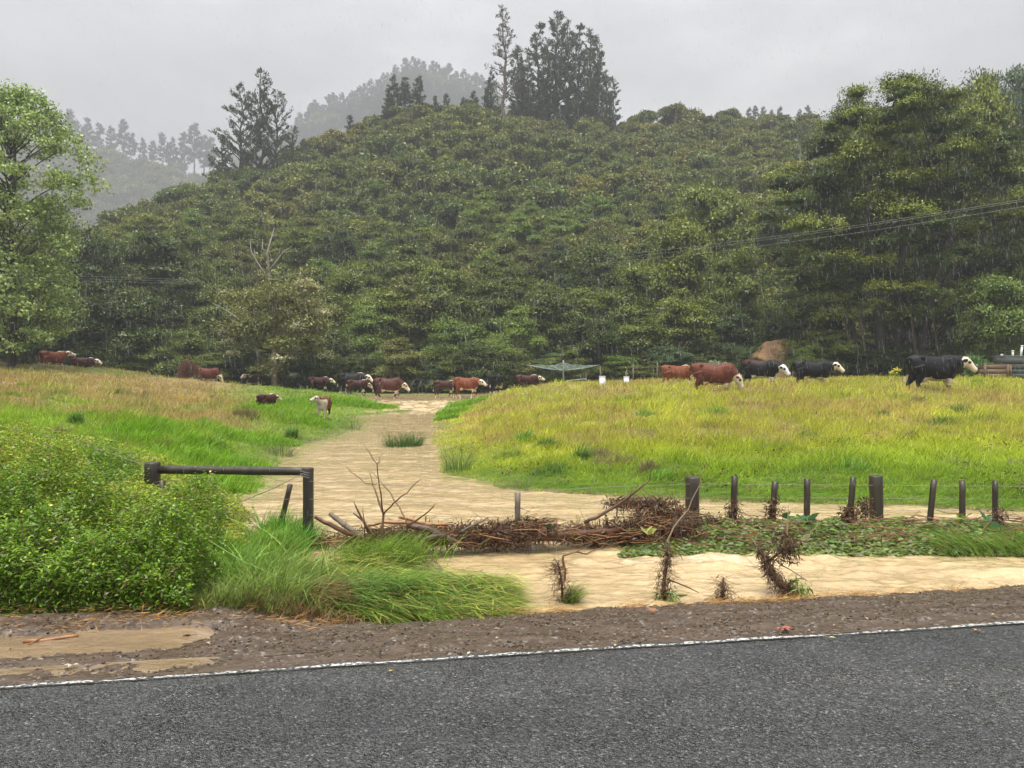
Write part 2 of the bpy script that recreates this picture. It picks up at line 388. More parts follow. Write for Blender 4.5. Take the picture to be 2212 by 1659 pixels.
def ground(x, y):
    x = np.asarray(x, float); y = np.asarray(y, float)
    sd = sdist(x, y) + (fbm(x * .9, y * .9, 11, 3) - .5) * .5 * smooth(5, 12, y)
    l = land(x, y); w = wz(x, y)
    l = np.maximum(l, w + .06)
    hum = (fbm(x * .35, y * .35, 5, 4) - .5) * .42 * smooth(9, 16, y) * (1 + .8 * smooth(-2, -6, x)) + (fbm(x * 1.6, y * 1.6, 6, 3) - .5) * .12
    B = np.interp(y, [5, 9, 15, 40], [.8, 1.2, 2.5, 3.5])
    k = smooth(0, 1, -sd / B)
    zl = w + .015 + (np.maximum(l + hum, w + .05) - w) * (k ** .7)
    zw = w - np.minimum(.4, .02 + .3 * sd)
    g = np.where(sd > 0, zw, zl)
    t, s = st(x, y)
    sz = shoulder_z(x, y) - .02
    ks = smooth(1.25, 1.75, s)
    g2 = np.where(x < 0, sz * (1 - ks) + g * ks, np.minimum(g, np.where(s < 2.4, sz, g)))
    g = np.where(s < 2.0, g2, g)
    g = np.where(s < 0, -.12, g)
    g = np.where(y < -3, -.12, g)
    return g
def gz(x, y): return float(ground(np.array([float(x)]), np.array([float(y)]))[0])

def grid_faces(nx, ny):
    i = np.arange(ny - 1)[:, None] * nx; j = np.arange(nx - 1)[None]
    return np.stack([i + j, i + j + 1, i + nx + j + 1, i + nx + j], -1).reshape(-1, 4)
def pasture_tint(x, y):
    """own colour of the sward: lush green, tan seed-head areas, yellow-green"""
    x = np.asarray(x, float); y = np.asarray(y, float)
    n = fbm(x * .22, y * .22, 21, 4); n2 = fbm(x * .9, y * .9, 31, 3); n3 = fbm(x * .08 + 3, y * .12, 41, 3)
    green = np.array([.21, .34, .020]); yel = np.array([.44, .46, .036]); tan = np.array([.44, .31, .11]); dk = np.array([.075, .13, .02])
    right = smooth(-4.0, -1, x + .0 * y)
    # tan amount
    tr = smooth(14, 24, y) * (.12 + .88 * smooth(.45, .66, fbm(x * .5, y * .35, 22, 4))) * .62
    u = x / np.maximum(y, 1) * F + CX
    tl = smooth(15, 21, y) * smooth(620, 430, u) * (.25 + .6 * smooth(.40, .58, n))
    tl = np.maximum(tl, smooth(.45, .6, fbm(x * .5, y * .5, 77, 3)) * .8 * smooth(11, 13, y) * smooth(330, 200, u))
    ta = tr * right + tl * (1 - right)
    ye = right * smooth(11, 17, y) * .8 + .15 * n2
    c = green[None] * (1 - ye[:, None]) + yel[None] * ye[:, None]
    c = c * (1 - ta[:, None]) + tan[None] * ta[:, None]
    c = c * (.66 + .68 * fbm(x * 1.7, y * 1.1, 43, 4))[:, None] * (.8 + .4 * fbm(x * .4 + 9, y * .3, 44, 3))[:, None]
    d = smooth(.66, .8, fbm(x * 1.3, y * 1.3, 51, 3)) * .5
    c = c * (1 - d[:, None]) + dk[None] * d[:, None]
    return c

# ground sheet: fine near, coarse far
ys = np.concatenate([np.arange(-12, 4.2, .8), np.arange(4.2, 12, .07), np.geomspace(12, 62, 230), np.geomspace(63, 2500, 50)])
us = np.linspace(-1.05, 1.05, 420)
Yg, Ug = np.meshgrid(ys, us, indexing='ij')
Xg = Ug * (np.maximum(Yg, 0) * .95 + 9)
Zg = np.zeros_like(Xg)
Zg = ground(Xg.ravel(), Yg.ravel()).reshape(Xg.shape)
Zg = np.where(Yg > 62, np.clip(Zg, -.5, 2) * 0 + np.interp(Yg, [62, 80], [.3, -1]), Zg)
tint = pasture_tint(Xg.ravel(), Yg.ravel()) * np.array([.55, .5, .6])
sdg = sdist(Xg.ravel(), Yg.ravel())
mudk = smooth(-.5, .0, sdg)[:, None]
tint = tint * (1 - mudk) + np.array([.22, .17, .09]) * mudk
me = make_mesh('ground', np.stack([Xg.ravel(), Yg.ravel(), Zg.ravel()], 1), grid_faces(len(us), len(ys)), None, tint, True)
tag(link('ground', me, M['ground']), kind='structure')

# road (from the camera side to the white line), painted line, gravel shoulder
def strip(name, s0, s1, ns, t0, t1, ntt, zf, mat, col=None):
    S, T_ = np.meshgrid(np.linspace(s0, s1, ns), np.linspace(t0, t1, ntt), indexing='ij')
    X = A0[0] + T_ * LD[0] + S * LN[0]; Y = A0[1] + T_ * LD[1] + S * LN[1]
    Z = zf(X, Y, S, T_)
    me = make_mesh(name, np.stack([X.ravel(), Y.ravel(), Z.ravel()], 1), grid_faces(ntt, ns), None, col if col is not None else (1, 1, 1), True)
    return tag(link(name, me, mat), kind='structure')
strip('road', -7.5, .10, 40, -40, 40, 200, lambda X, Y, S, T_: -.02 * smooth(.02, .1, S) + .012 * (fbm(X * .5, Y * .5, 9, 2) - .5), M['asphalt'])
def line_z(X, Y, S, T_): return .004 + .012 * (fbm(X * .5, Y * .5, 9, 2) - .5)
def edge_line():
    T_ = np.arange(-40, 40, .02)
    a = -.014 + .016 * (fbm(T_ * 24, T_ * 0, 61, 3) - .5); b = .008 + .04 * (fbm(T_ * 7, T_ * 0, 62, 4) - .5)
    b = np.minimum(b, .075)
    V = []
    for s in (a, (a + b) / 2, b):
        X = A0[0] + T_ * LD[0] + s * LN[0]; Y = A0[1] + T_ * LD[1] + s * LN[1]
        V.append(np.stack([X, Y, line_z(X, Y, s, T_)], 1))
    me = make_mesh('road_edge_line', np.vstack(V), grid_faces(len(T_), 3), None, (1, 1, 1))
    tag(link('road_edge_line', me, M['line']), kind='structure')
edge_line()
strip('road_shoulder', .055, 2.25, 130, -9, 11, 1100, lambda X, Y, S, T_: shoulder_z(X, Y) + (fbm(X * 30, Y * 30, 14, 2) - .5) * .018 * smooth(.08, .2, S) - .4 * smooth(1.3, 1.55, S) * smooth(-.3, -.8, X), M['gravel'])

# flood water: one sheet, rapid between two levels
xs_ = np.concatenate([np.linspace(-15, -4, 80, endpoint=False), np.linspace(-4, 7, 420, endpoint=False), np.linspace(7, 22, 160)])
yw = np.concatenate([np.arange(5.2, 10, .03), np.geomspace(10, 32, 200), np.linspace(32.1, 53, 170)])
Yw, Xw = np.meshgrid(yw, xs_, indexing='ij')
Zw = wz(Xw, Yw)
rap = smooth(32.5, 34, Yw) * smooth(42, 40, Yw)
near = smooth(5.2, 6, Yw) * smooth(9, 7.6, Yw)
turb = np.exp(-((Yw - 7.55) / .35) ** 2) * smooth(.3, 1.2, Xw) * smooth(4.5, 2.2, Xw)
turb2 = np.exp(-((Yw - 6.7) / .4) ** 2) * smooth(2.5, 4.5, Xw)
rip = (fbm(Xw * 1.1, Yw * 3.2, 71, 4) - .5) * .05 + (fbm(Xw * 4.5, Yw * 9, 72, 3) - .5) * .034
Zw = Zw + rip * (1 + 1.2 * near * 0 + 2.2 * (turb + turb2)) + (fbm(Xw * 1.8, Yw * 1.8, 73, 4) - .45) * .35 * rap
foam = (rap * .34 + .45 * turb + .3 * turb2 + .12 * near) + .35 * np.exp(-((Yw - 8.0) / .15) ** 2) * smooth(-.6, 0, Xw) * smooth(1.6, .6, Xw)
foam = foam + .6 * np.exp(-(((Xw + 1.85) / .42) ** 2 + ((Yw - 7.35) / .22) ** 2)) + .6 * np.exp(-(((Xw + 2.95) / .2) ** 2 + ((Yw - 9.3) / .22) ** 2))
sdw = sdist(Xw.ravel(), Yw.ravel()).reshape(Xw.shape)
foam = foam + .24 * np.exp(-(sdw / .22) ** 2) + .12 * (fbm(Xw * .9, Yw * .5, 79, 4) - .5)
fc = np.repeat(foam.ravel()[:, None], 3, 1)
me = make_mesh('flood_water', np.stack([Xw.ravel(), Yw.ravel(), Zw.ravel()], 1), grid_faces(len(xs_), len(yw)), None, fc, True)
tag(link('flood_water', me, M['water']), kind='structure')
strip('puddle_water', .45, 1.2, 40, -9, -1.0, 300, lambda X, Y, S, T_: -.082 + (fbm(X * 3, Y * 9, 75, 3) - .5) * .008 - .3 * smooth(-2.0, -1.1, X), M['puddle'], (0, 0, 0))
strip('puddle_water', .07, .34, 14, -9, -.6, 300, lambda X, Y, S, T_: -.034 + (fbm(X * 3, Y * 9, 76, 3) - .5) * .006 - .05 * smooth(-1.8, -.8, X), M['puddle'], (0, 0, 0))

# ------------------------------------------------------------------ hills
RU = [-900, -300, 0, 150, 210, 330, 460, 560, 640, 700, 740, 830, 900, 1000, 1100, 1200, 1340, 1450, 1600, 1700, 1800, 2000, 2212, 2600, 3200]
RV = [460, 470, 480, 485, 470, 432, 392, 365, 325, 292, 275, 240, 222, 222, 235, 244, 248, 244, 244, 258, 250, 225, 195, 150, 120]
RY = [100, 100, 102, 104, 105, 112, 120, 126, 134, 138, 141, 146, 148, 150, 151, 152, 152, 150, 148, 145, 140, 125, 112, 110, 110]
def hill_z(u, Y):
    Yr = np.interp(u, RU, RY); v = np.interp(u, RU, RV) + np.interp(u, [250, 650], [66, 40])
    zr = CAMZ + (HY - v) / F * Yr
    Yb = 60.0
    t = (Y - Yb) / (Yr - Yb)
    up = .3 + (zr - .3) * np.clip(t, 0, 1) ** 1.05
    dn = zr - (Y - Yr) * .35
    z = np.where(t <= 1, up, dn)
    n = (fbm(u * .004, Y * .03, 91, 3) - .5) * 7 * smooth(0, .3, t) * smooth(1.0, .75, t)
    return np.where(t < 0, .3 - (Yb - Y) * .02, z + n)
uu = np.linspace(-900, 3200, 260); yy = np.concatenate([np.linspace(56, 160, 110), np.linspace(165, 250, 12)])
Yh, Uh = np.meshgrid(yy, uu, indexing='ij')
Zh = hill_z(Uh, Yh); Xh = (Uh - CX) / F * Yh
me = make_mesh('hill', np.stack([Xh.ravel(), Yh.ravel(), Zh.ravel()], 1), grid_faces(len(uu), len(yy)), None, (1, 1, 1), True)
tag(link('hill', me, M['hill']), kind='structure')
def far_hill(name, pts, Y0, depth):
    u = np.linspace(pts[0][0], pts[-1][0], 120); v = np.interp(u, [p[0] for p in pts], [p[1] for p in pts])
    rows = []
    for k in np.linspace(0, 1, 24):
        Y = Y0 - depth * (1 - k); z = -2 + (CAMZ + (HY - v) / F * Y0 + 2) * k ** 1.1
        rows.append(np.stack([(u - CX) / F * Y, np.full_like(u, Y), z + (fbm(u * .02, u * 0 + Y * .03, 95, 3) - .5) * 6 * min(1, k * 3) * (k < 1)], 1))
    for k in (1, 2):
        rows.append(rows[23] + np.array([0, 60 * k, -25 * k]))
    me = make_mesh(name, np.vstack(rows), grid_faces(120, 26), None, (1, 1, 1), True)
    tag(link(name, me, M['farhill']), kind='structure')
FL = [(-900, 350), (0, 345), (150, 345), (300, 365), (380, 390), (460, 405), (620, 425), (900, 440)]
FC_ = [(500, 330), (640, 300), (700, 270), (760, 245), (820, 210), (900, 178), (960, 195), (1020, 215), (1060, 235), (1200, 262), (1500, 285), (1700, 285), (1900, 300)]
far_hill('far_hill', FL, 700, 260)
far_hill('far_hill', FC_, 800, 260)

# ------------------------------------------------------------------ foliage generators
def jit(g, n, s=1.0): return g.normal(0, s, (n, 3))
def clump(mb, g, c, r, n, size, cols, flat=.6, up=.5, ragged=.25, aspect=.5, inner=12):
    """a puff of leaf sprays around c; r = radius, spread over an uneven shell"""
    d = jit(g, n); d /= np.linalg.norm(d, axis=1)[:, None]
    d[:, 2] = np.where(d[:, 2] < -.35, -d[:, 2] * .7, d[:, 2])
    lump = 1 + ragged * np.sin(d @ g.normal(0, 3, 3) + g.uniform(0, 6)) + g.normal(0, ragged * .45, n)
    rad = (g.uniform(.45, 1.05, n) ** .5) * lump
    P = c + d * (rad * r)[:, None] * np.array([1, 1, flat])
    Nn = d * np.array([1, 1, 1.2]) + np.array([0, 0, up]) + jit(g, n, .35)
    D = jit(g, n) + d * .6; D[:, 2] -= .15
    sz = size * g.uniform(.6, 1.35, n)
    k = g.random(n)[:, None]; base = np.asarray(cols[0]) * (1 - k) + np.asarray(cols[1]) * k
    base = base * g.uniform(.8, 1.2) 
    mb.cards(P, D, Nn, sz, sz * aspect * g.uniform(.7, 1.3, n), base)
    m = inner   # large flat inner cards added to block light from above and shade the puff
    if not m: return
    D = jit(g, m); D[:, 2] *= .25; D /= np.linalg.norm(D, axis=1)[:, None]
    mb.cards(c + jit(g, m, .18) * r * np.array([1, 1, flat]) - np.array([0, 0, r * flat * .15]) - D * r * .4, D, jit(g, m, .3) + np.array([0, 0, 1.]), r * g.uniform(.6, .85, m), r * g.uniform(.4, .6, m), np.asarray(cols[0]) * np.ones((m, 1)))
def limb(g, a, b, r0, r1, n=6, wob=.08):
    a = np.asarray(a, float); b = np.asarray(b, float); t = np.linspace(0, 1, n)[:, None]
    L = np.linalg.norm(b - a)
    P = a + (b - a) * t + np.cumsum(g.normal(0, wob * L / n, (n, 3)), 0) * (t > 0) ; P[:, 2] += np.sin(t[:, 0] * np.pi) * L * .06
    return P, np.linspace(r0, r1, n)
def broad_tree(seed, H, Wd, nclump, ncard, size, cols, base=.12, flat=.55, top=1.0, trunk_r=.22, cr=(.13, .24), bark=(1, 1, 1), up=.5, squash=1.0, hollow=.55, inner=12):
    g = np.random.default_rng(seed)
    cm = MB(); tm = MB()
    zc = H * (base + (1 - base) * .48); rz_ = H * (1 - base) * .5
    tp = [np.array([0, 0, -.5])]
    for k in range(1, 6): tp.append(np.array([g.normal(0, .03 * H) * k / 5, g.normal(0, .03 * H) * k / 5, H * .75 * k / 5]))
    tm.tube(tp, np.linspace(trunk_r, trunk_r * .3, 6), 8, bark, rough=.06, seed=seed)
    for k in range(nclump):
        d = g.normal(size=3); d /= np.linalg.norm(d)
        q = g.uniform(hollow, .95)
        r = Wd * g.uniform(*cr)
        wz_ = np.clip(1 - (abs(d[2]) ** 2.2) * .35, .3, 1)
        c = np.array([d[0] * (Wd / 2 - r * .6) * q * wz_ * 1.1, d[1] * (Wd / 2 - r * .6) * q * wz_ * 1.1, zc + d[2] * (rz_ - r * flat * .6) * min(1, q * 1.1)])
        # taper to the top
        tt = (c[2] / H); s = 1 - max(0, tt - .62) * (1 - top) * 1.6
        c[:2] *= s; r *= max(.5, s)
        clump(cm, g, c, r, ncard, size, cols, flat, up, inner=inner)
        if k % 3 == 0:
            i = min(4, max(1, int(c[2] / (H * .75) * 5) - 1)); P, rr = limb(g, tp[i], c, trunk_r * .35, trunk_r * .08)
            tm.tube(P, rr, 5, bark)
    return cm, tm
def conifer(seed, H, spread, cols, levels=22, start=.12, sparse=1.0, card=.55, droop=.0, bark=(1, 1, 1), lean=0, up=.35, dens=1.0):
    g = np.random.default_rng(seed); cm = MB(); tm = MB()
    P = [np.array([lean * (k / 8) ** 2, 0, H * k / 8]) + np.array([*g.normal(0, .012 * H, 2), 0]) * (k > 0) for k in range(9)]
    P[0][2] = -1
    tm.tube(P, np.linspace(H * .017, H * .003, 9), 7, bark)
    P = np.array(P)
    for i in range(levels):
        t = start + (1 - start) * (i + g.uniform(0, .8)) / levels
        if t > .985: t = .985
        c0 = np.array([np.interp(t * H, P[:, 2], P[:, k]) for k in (0, 1)] + [t * H])
        L0 = spread * ((1 - t) ** .75) * (1.0 if t > start + .15 else .6 + (t - start) * 2.6) + .35
        for b in range(int(g.integers(3, 6))):
            if g.random() > sparse: continue
            a = g.uniform(0, 2 * np.pi); L = L0 * g.uniform(.55, 1.2)
            e = c0 + np.array([math.cos(a) * L, math.sin(a) * L, L * (up + g.normal(0, .13)) - droop * L])
            PP, rr = limb(g, c0, e, .012 * H * (1 - t) * .5 + .03, .02, 5, .12)
            tm.tube(PP, rr, 4, bark, cap=False)
            m = max(3, int(L * 5 * dens))
            q = g.uniform(.25, 1.05, m) ** .8
            X = np.stack([np.interp(q, np.linspace(0, 1, 5), PP[:, k]) for k in range(3)], 1)
            rep = 5; X = np.repeat(X, rep, 0) + jit(g, m * rep, .14)
            D = (e - c0)[None] / L + jit(g, m * rep, .65); D[:, 2] += .45
            k = g.random(m * rep)[:, None]; col = np.asarray(cols[0]) * (1 - k) + np.asarray(cols[1]) * k
            cm.cards(X, D, jit(g, m * rep) + np.array([0, 0, .6]), card * g.uniform(.6, 1.2, m * rep), card * .28, col, .05)
    m = 7; X = np.repeat(P[-1:], m, 0) + jit(g, m, .12); D = jit(g, m, .4) + np.array([0, 0, 1.])
    cm.cards(X, D, jit(g, m), card * 1.1, card * .25, np.asarray(cols[1]), .05)
    return cm, tm
G_DK = ((.035, .060, .016), (.095, .135, .028)); G_MID = ((.065, .10, .018), (.19, .23, .040)); G_LT = ((.09, .15, .025), (.22, .30, .05))
G_OL = ((.085, .10, .022), (.24, .25, .06)); G_YL = ((.08, .12, .016), (.26, .30, .040)); G_PINE = ((.035, .055, .025), (.10, .13, .06)); G_BLU = ((.05, .09, .035), (.13, .20, .08))
PROTO = {}
def plant(key, maker, mats=('tree', 'bark'), names=('crown', 'trunk')):
    if key not in PROTO:
        cm, tm = maker()
        a = cm.mesh(names[0]); a.materials.append(M[mats[0]]); b = tm.mesh(names[1], True); b.materials.append(M[mats[1]])
        PROTO[key] = (a, b, names)
    return PROTO[key]
def put(key, maker, kind_name, loc, rz, scale, label, cat, group=None, mats=('tree', 'bark')):
    a, b, names = plant(key, maker, mats)
    r = empty(kind_name, loc, rz); r.scale = (scale,) * 3 if np.isscalar(scale) else scale
    link(names[0], a, None, r); link(names[1], b, None, r)
    return tag(r, label, cat, group)
def hz(u, Y): return float(hill_z(np.array([float(u)]), np.array([float(Y)]))[0])
def groundz(u, Y):
    x = (u - CX) / F * Y
    return hz(u, Y) if Y > 60 else max(gz(x, Y), -.3)

# ------------------------------------------------------------------ hillside bush: one mass of small crowns
def instancer(name, meshes, P, RZ, S, mat, label=None, cat=None):
    col = bpy.data.collections.new(name + '_sources')
    for i, m_ in enumerate(meshes):
        o = bpy.data.objects.new(f'source', m_); col.objects.link(o)
    me = bpy.data.meshes.new(name); me.vertices.add(len(P)); me.vertices.foreach_set('co', np.asarray(P, np.float32).ravel())
    for nm, dat in (('rz', RZ), ('sc', S)):
        a = me.attributes.new(nm, 'FLOAT', 'POINT'); a.data.foreach_set('value', np.asarray(dat, np.float32))
    a = me.attributes.new('pick', 'INT', 'POINT'); a.data.foreach_set('value', rng.integers(0, len(meshes), len(P)).astype(np.int32))
    ng = bpy.data.node_groups.new(name, 'GeometryNodeTree')
    ng.interface.new_socket('Geometry', in_out='INPUT', socket_type='NodeSocketGeometry'); ng.interface.new_socket('Geometry', in_out='OUTPUT', socket_type='NodeSocketGeometry')
    n = ng.nodes; l = ng.links
    gi = n.new('NodeGroupInput'); go = n.new('NodeGroupOutput')
    ip = n.new('GeometryNodeInstanceOnPoints'); ci = n.new('GeometryNodeCollectionInfo'); ci.inputs['Collection'].default_value = col; ci.inputs['Separate Children'].default_value = True
    ci.inputs['Reset Children'].default_value = True
    def at(nm, ty):
        a = n.new('GeometryNodeInputNamedAttribute'); a.data_type = ty; a.inputs['Name'].default_value = nm; return a.outputs['Attribute']
    l.new(gi.outputs[0], ip.inputs['Points']); l.new(ci.outputs[0], ip.inputs['Instance'])
    ip.inputs['Pick Instance'].default_value = True; l.new(at('pick', 'INT'), ip.inputs['Instance Index'])
    cx = n.new('ShaderNodeCombineXYZ'); l.new(at('rz', 'FLOAT'), cx.inputs[2]); l.new(cx.outputs[0], ip.inputs['Rotation'])
    l.new(at('sc', 'FLOAT'), ip.inputs['Scale']); l.new(ip.outputs[0], go.inputs[0])
    o = link(name, me); md = o.modifiers.new('scatter', 'NODES'); md.node_group = ng
    return o
def bush_mesh(seed, cols, n=12, ncard=270):
    g = np.random.default_rng(seed); mb = MB()
    for k in range(n):
        a = g.uniform(0, 6.28); q = g.uniform(0, 1.05) ** .6
        c = np.array([math.cos(a) * q, math.sin(a) * q, 2.3 - .95 * q * q + g.normal(0, .15)])
        clump(mb, g, c, g.uniform(.45, .7), ncard, .21, cols, .62, .9, .2, .5)
    for k in range(3):
        a = g.uniform(0, 6.28); clump(mb, g, np.array([math.cos(a) * .9, math.sin(a) * .9, .7]), .8, 60, .4, cols, .7)
    m = mb.mesh('bush'); m.materials.append(M['hillbush']); return m
bushes = [bush_mesh(s, [((.13, .165, .030), (.22, .25, .048)), ((.14, .16, .036), (.235, .24, .058)), ((.11, .16, .035), (.19, .245, .055))][s % 3]) for s in range(7)]
PB = []
Y = 66.0
while Y < 166:
    sp = 3.0 + (Y - 66) * .006
    x0 = (-700 - CX) / F * Y; x1 = (2800 - CX) / F * Y
    for x in np.arange(x0, x1, sp):
        xx = x + rng.normal(0, .5); y2 = Y + rng.normal(0, .5); u = xx / y2 * F + CX
        if -650 < u < 2750:
            Yr = np.interp(u, RU, RY)
            if y2 < Yr + 5: PB.append((xx, y2, u))
    Y += sp * .95
PB = np.array(PB)
ZB = hill_z(PB[:, 2], PB[:, 1]) - .5
SB = rng.uniform(1.0, 1.9, len(PB)) * (1 + .25 * smooth(.6, .75, fbm(PB[:, 0] * .06, PB[:, 1] * .06, 33, 3)))
o = instancer('hillside_bush', bushes, np.stack([PB[:, 0], PB[:, 1], ZB], 1), rng.uniform(0, 6.28, len(PB)), SB, M['hillbush'])
tag(o, 'dense low green bush canopy covering the whole hillside', 'bush', kind='stuff')

# ------------------------------------------------------------------ conifers on the ridges
def pine_key(i, kind):
    if kind == 'ridge': return ('ridge%d' % (i % 4), lambda: conifer(200 + i % 4, 18, 2.7, G_PINE, 28, .10, .9, .55, up=.6, dens=1.1))
    if kind == 'slim': return ('slim%d' % (i % 3), lambda: conifer(230 + i % 3, 14, 2.6, G_PINE, 24, .05, 1.0, .65, up=.55, dens=1.3))
    if kind == 'spread': return ('spread%d' % (i % 3), lambda: conifer(260 + i % 3, 18, 5.2, G_PINE, 24, .06, .8, .55, up=.75, dens=.75))
    if kind == 'far': return ('far%d' % (i % 4), lambda: conifer(300 + i % 4, 22, 4.6, G_PINE, 16, .42, .85, 1.3, up=.4, dens=.75))
    if kind == 'farfull': return ('farfull%d' % (i % 4), lambda: conifer(330 + i % 4, 19, 4.6, G_PINE, 18, .1, 1, 1.4, up=.4, dens=.75))
    if kind == 'bare': return ('bare', lambda: conifer(401, 22, 4.0, ((.07, .075, .05), (.14, .13, .09)), 26, .22, .75, .55, up=.45, bark=(2.2, 2.0, 1.8), dens=.42))
def ridge_tree(u, vt, Y, kind, i, name, label, group=None, hnom=18, vb=None, cat='pine tree'):
    key, mk = pine_key(i, kind)
    zb = hz(u, Y) if Y < 200 else None
    if vb is not None: zb = CAMZ + (HY - vb) / F * Y
    zt = CAMZ + (HY - vt) / F * Y
    s = (zt - zb) / hnom
    x = (u - CX) / F * Y
    return put(key, mk, name, (x, Y, zb - .3), random.uniform(0, 6.28), s, label, cat, group, ('conifer', 'bark'))
for i, (u, vt) in enumerate([(520, 185), (563, 150), (600, 195)]):
    ridge_tree(u, vt, 124 + i, 'spread', i, 'pine_tree', ['tall spreading pine at the left of the lone clump on the hill shoulder', 'tallest middle pine of the lone clump on the hill shoulder', 'right pine of the lone clump leaning beside its tallest tree'][i], 'lone pine clump on the hill shoulder')
for i, (u, vt) in enumerate([(480, 290), (635, 270), (655, 300)]):
    ridge_tree(u, vt, 122 + i, 'spread', i + 1, 'pine_tree', ['shorter pine at the left foot of the lone hill clump', 'short bushy pine at the right foot of the lone hill clump', 'lowest pine on the slope just right of the lone clump'][i], 'lone pine clump on the hill shoulder')
for i, (u, vt) in enumerate([(838, 190), (852, 162), (876, 165), (905, 162)]):
    ridge_tree(u, vt, 145 + i * .5, 'slim', i, 'pine_tree', ['short spiky pine, left end of the ridge row of four', 'pointed pine second from left in the ridge row of four', 'dark pointed pine third in the ridge row of four', 'spiky pine at the right end of the ridge row of four'][i], 'row of four spiky pines on the ridge', hnom=14)
for i, (u, vt) in enumerate([(755, 248), (785, 262), (940, 205), (965, 200), (1000, 208), (1025, 195), (1055, 185)]):
    ridge_tree(u, vt, 147, 'slim', i, 'young_pine_tree', 'small bushy pine poking out of the bush along the ridge', 'small pines along the ridge', hnom=14)
ridge_tree(1088, 14, 141, 'bare', 0, 'bare_pine_tree', 'tall thin nearly bare pine with pale trunk on the ridge top', hnom=22)
for i, (u, vt) in enumerate([(1062, 150), (1118, 95), (1140, 110), (1164, 50), (1185, 85), (1203, 22), (1228, 45), (1250, 52), (1272, 62), (1292, 90), (1310, 150), (1325, 165), (1128, 130)]):
    ridge_tree(u, vt, 146 + (i % 3) * 2, 'ridge', i, 'pine_tree', 'tall dark pine in the dense stand on the ridge top' if i not in (5, 11, 0) else {5: 'tallest pine of the dense stand on the ridge top', 11: 'shorter pine at the right edge of the ridge top stand', 0: 'short pine just left of the bare pine on the ridge'}[i], 'dense pine stand on the ridge top')
for i, u in enumerate([150, 168, 190, 215, 240, 268, 285, 308, 330, 352, 372, 398, 420, 440, 455, 120, 95]):
    vt = [240, 262, 258, 268, 275, 262, 290, 300, 305, 290, 300, 288, 270, 295, 300, 250, 262][i]
    v0 = np.interp(u, [p[0] for p in FL], [p[1] for p in FL])
    ridge_tree(u, vt, 701, 'far', i, 'far_pine_tree', 'faint misty pine with bare lower trunk on the far left ridge', 'misty pines on the far left ridge', hnom=22, vb=v0 + 10)
k = 0
for u in range(640, 1075, 10):
    v0 = np.interp(u, [p[0] for p in FC_], [p[1] for p in FC_])
    for r_ in range(2):
        uu_ = u + random.uniform(-5, 5); vt = v0 - random.uniform(38, 62) + r_ * 34
        ridge_tree(uu_, vt, 800 - r_ * 36, 'farfull', k, 'misty_pine_tree', 'faint grey pine in the misty wood on the far middle ridge', 'misty wood on the far middle ridge', hnom=19, vb=v0 + 12 + r_ * 34); k += 1
for i, (u, vt) in enumerate([(1618, 232), (1632, 228), (1650, 230), (1668, 236), (1685, 230), (1728, 235), (1745, 228), (1470, 240), (1510, 242)]):
    ridge_tree(u, vt, 330, 'farfull', i, 'hazy_pine_tree', 'hazy pine top showing over the right end of the ridge', 'hazy pines behind the right ridge', hnom=19, vb=275)

PF = []; 
for (tab, Y0_, D_, k0, ulo, uhi) in ((FL, 700, 260, .30, -100, 640), (FC_, 800, 260, .45, 560, 1250)):
    for q in range(900 if tab is FL else 650):
        u = random.uniform(ulo, uhi); k = random.uniform(k0, 1); Y = Y0_ - D_ * (1 - k); v = np.interp(u, [p[0] for p in tab], [p[1] for p in tab])
        PF.append(((u - CX) / F * Y, Y, -2 + (CAMZ + (HY - v) / F * Y0_ + 2) * k ** 1.1 - 6))
PF = np.array(PF)
tag(instancer('misty_bush', bushes, PF, rng.uniform(0, 6.28, len(PF)), rng.uniform(5.0, 9.5, len(PF)), M['hillbush']), 'faint grey bush covering the misty far hills', 'bush', kind='stuff')
# ------------------------------------------------------------------ trees of the valley edge
def bt(key, **kw):
    s = abs(hash(key)) % 1; return (key, lambda: broad_tree(**kw))
VK = {
 'dark': lambda i: ('dark%d' % (i % 3), lambda: broad_tree(500 + i % 3, 10, 8, 46, 380, .22, G_DK, .04, .5, .75, .2)),
 'mid': lambda i: ('mid%d' % (i % 4), lambda: broad_tree(520 + i % 4, 10, 8, 46, 380, .22, G_MID, .04, .55, .8, .2)),
 'light': lambda i: ('light%d' % (i % 3), lambda: broad_tree(540 + i % 3, 10, 8, 44, 380, .22, G_LT, .04, .55, .8, .2)),
 'olive': lambda i: ('olive%d' % (i % 2), lambda: broad_tree(560 + i % 2, 10, 8, 44, 380, .22, G_OL, .04, .55, .8, .2)),
 'yell': lambda i: ('yell%d' % (i % 3), lambda: broad_tree(580 + i % 3, 10, 8, 46, 380, .22, G_YL, .04, .5, .85, .22)),
 'blue': lambda i: ('blue%d' % (i % 2), lambda: broad_tree(590 + i % 2, 10, 8, 40, 380, .22, G_BLU, .04, .5, .85, .22)),
}
def vtree(u, vt, w, Y, kind, i, name, label, group=None, cat='tree'):
    key, mk = VK[kind](i); zb = groundz(u, Y) - .4
    zt = CAMZ + (HY - vt) / F * Y; H = zt - zb
    wm = w / F * Y
    return put(key, mk, name, ((u - CX) / F * Y, Y, zb), random.uniform(0, 6.28), (wm / 8, wm / 8, H / 10), label, cat, group)
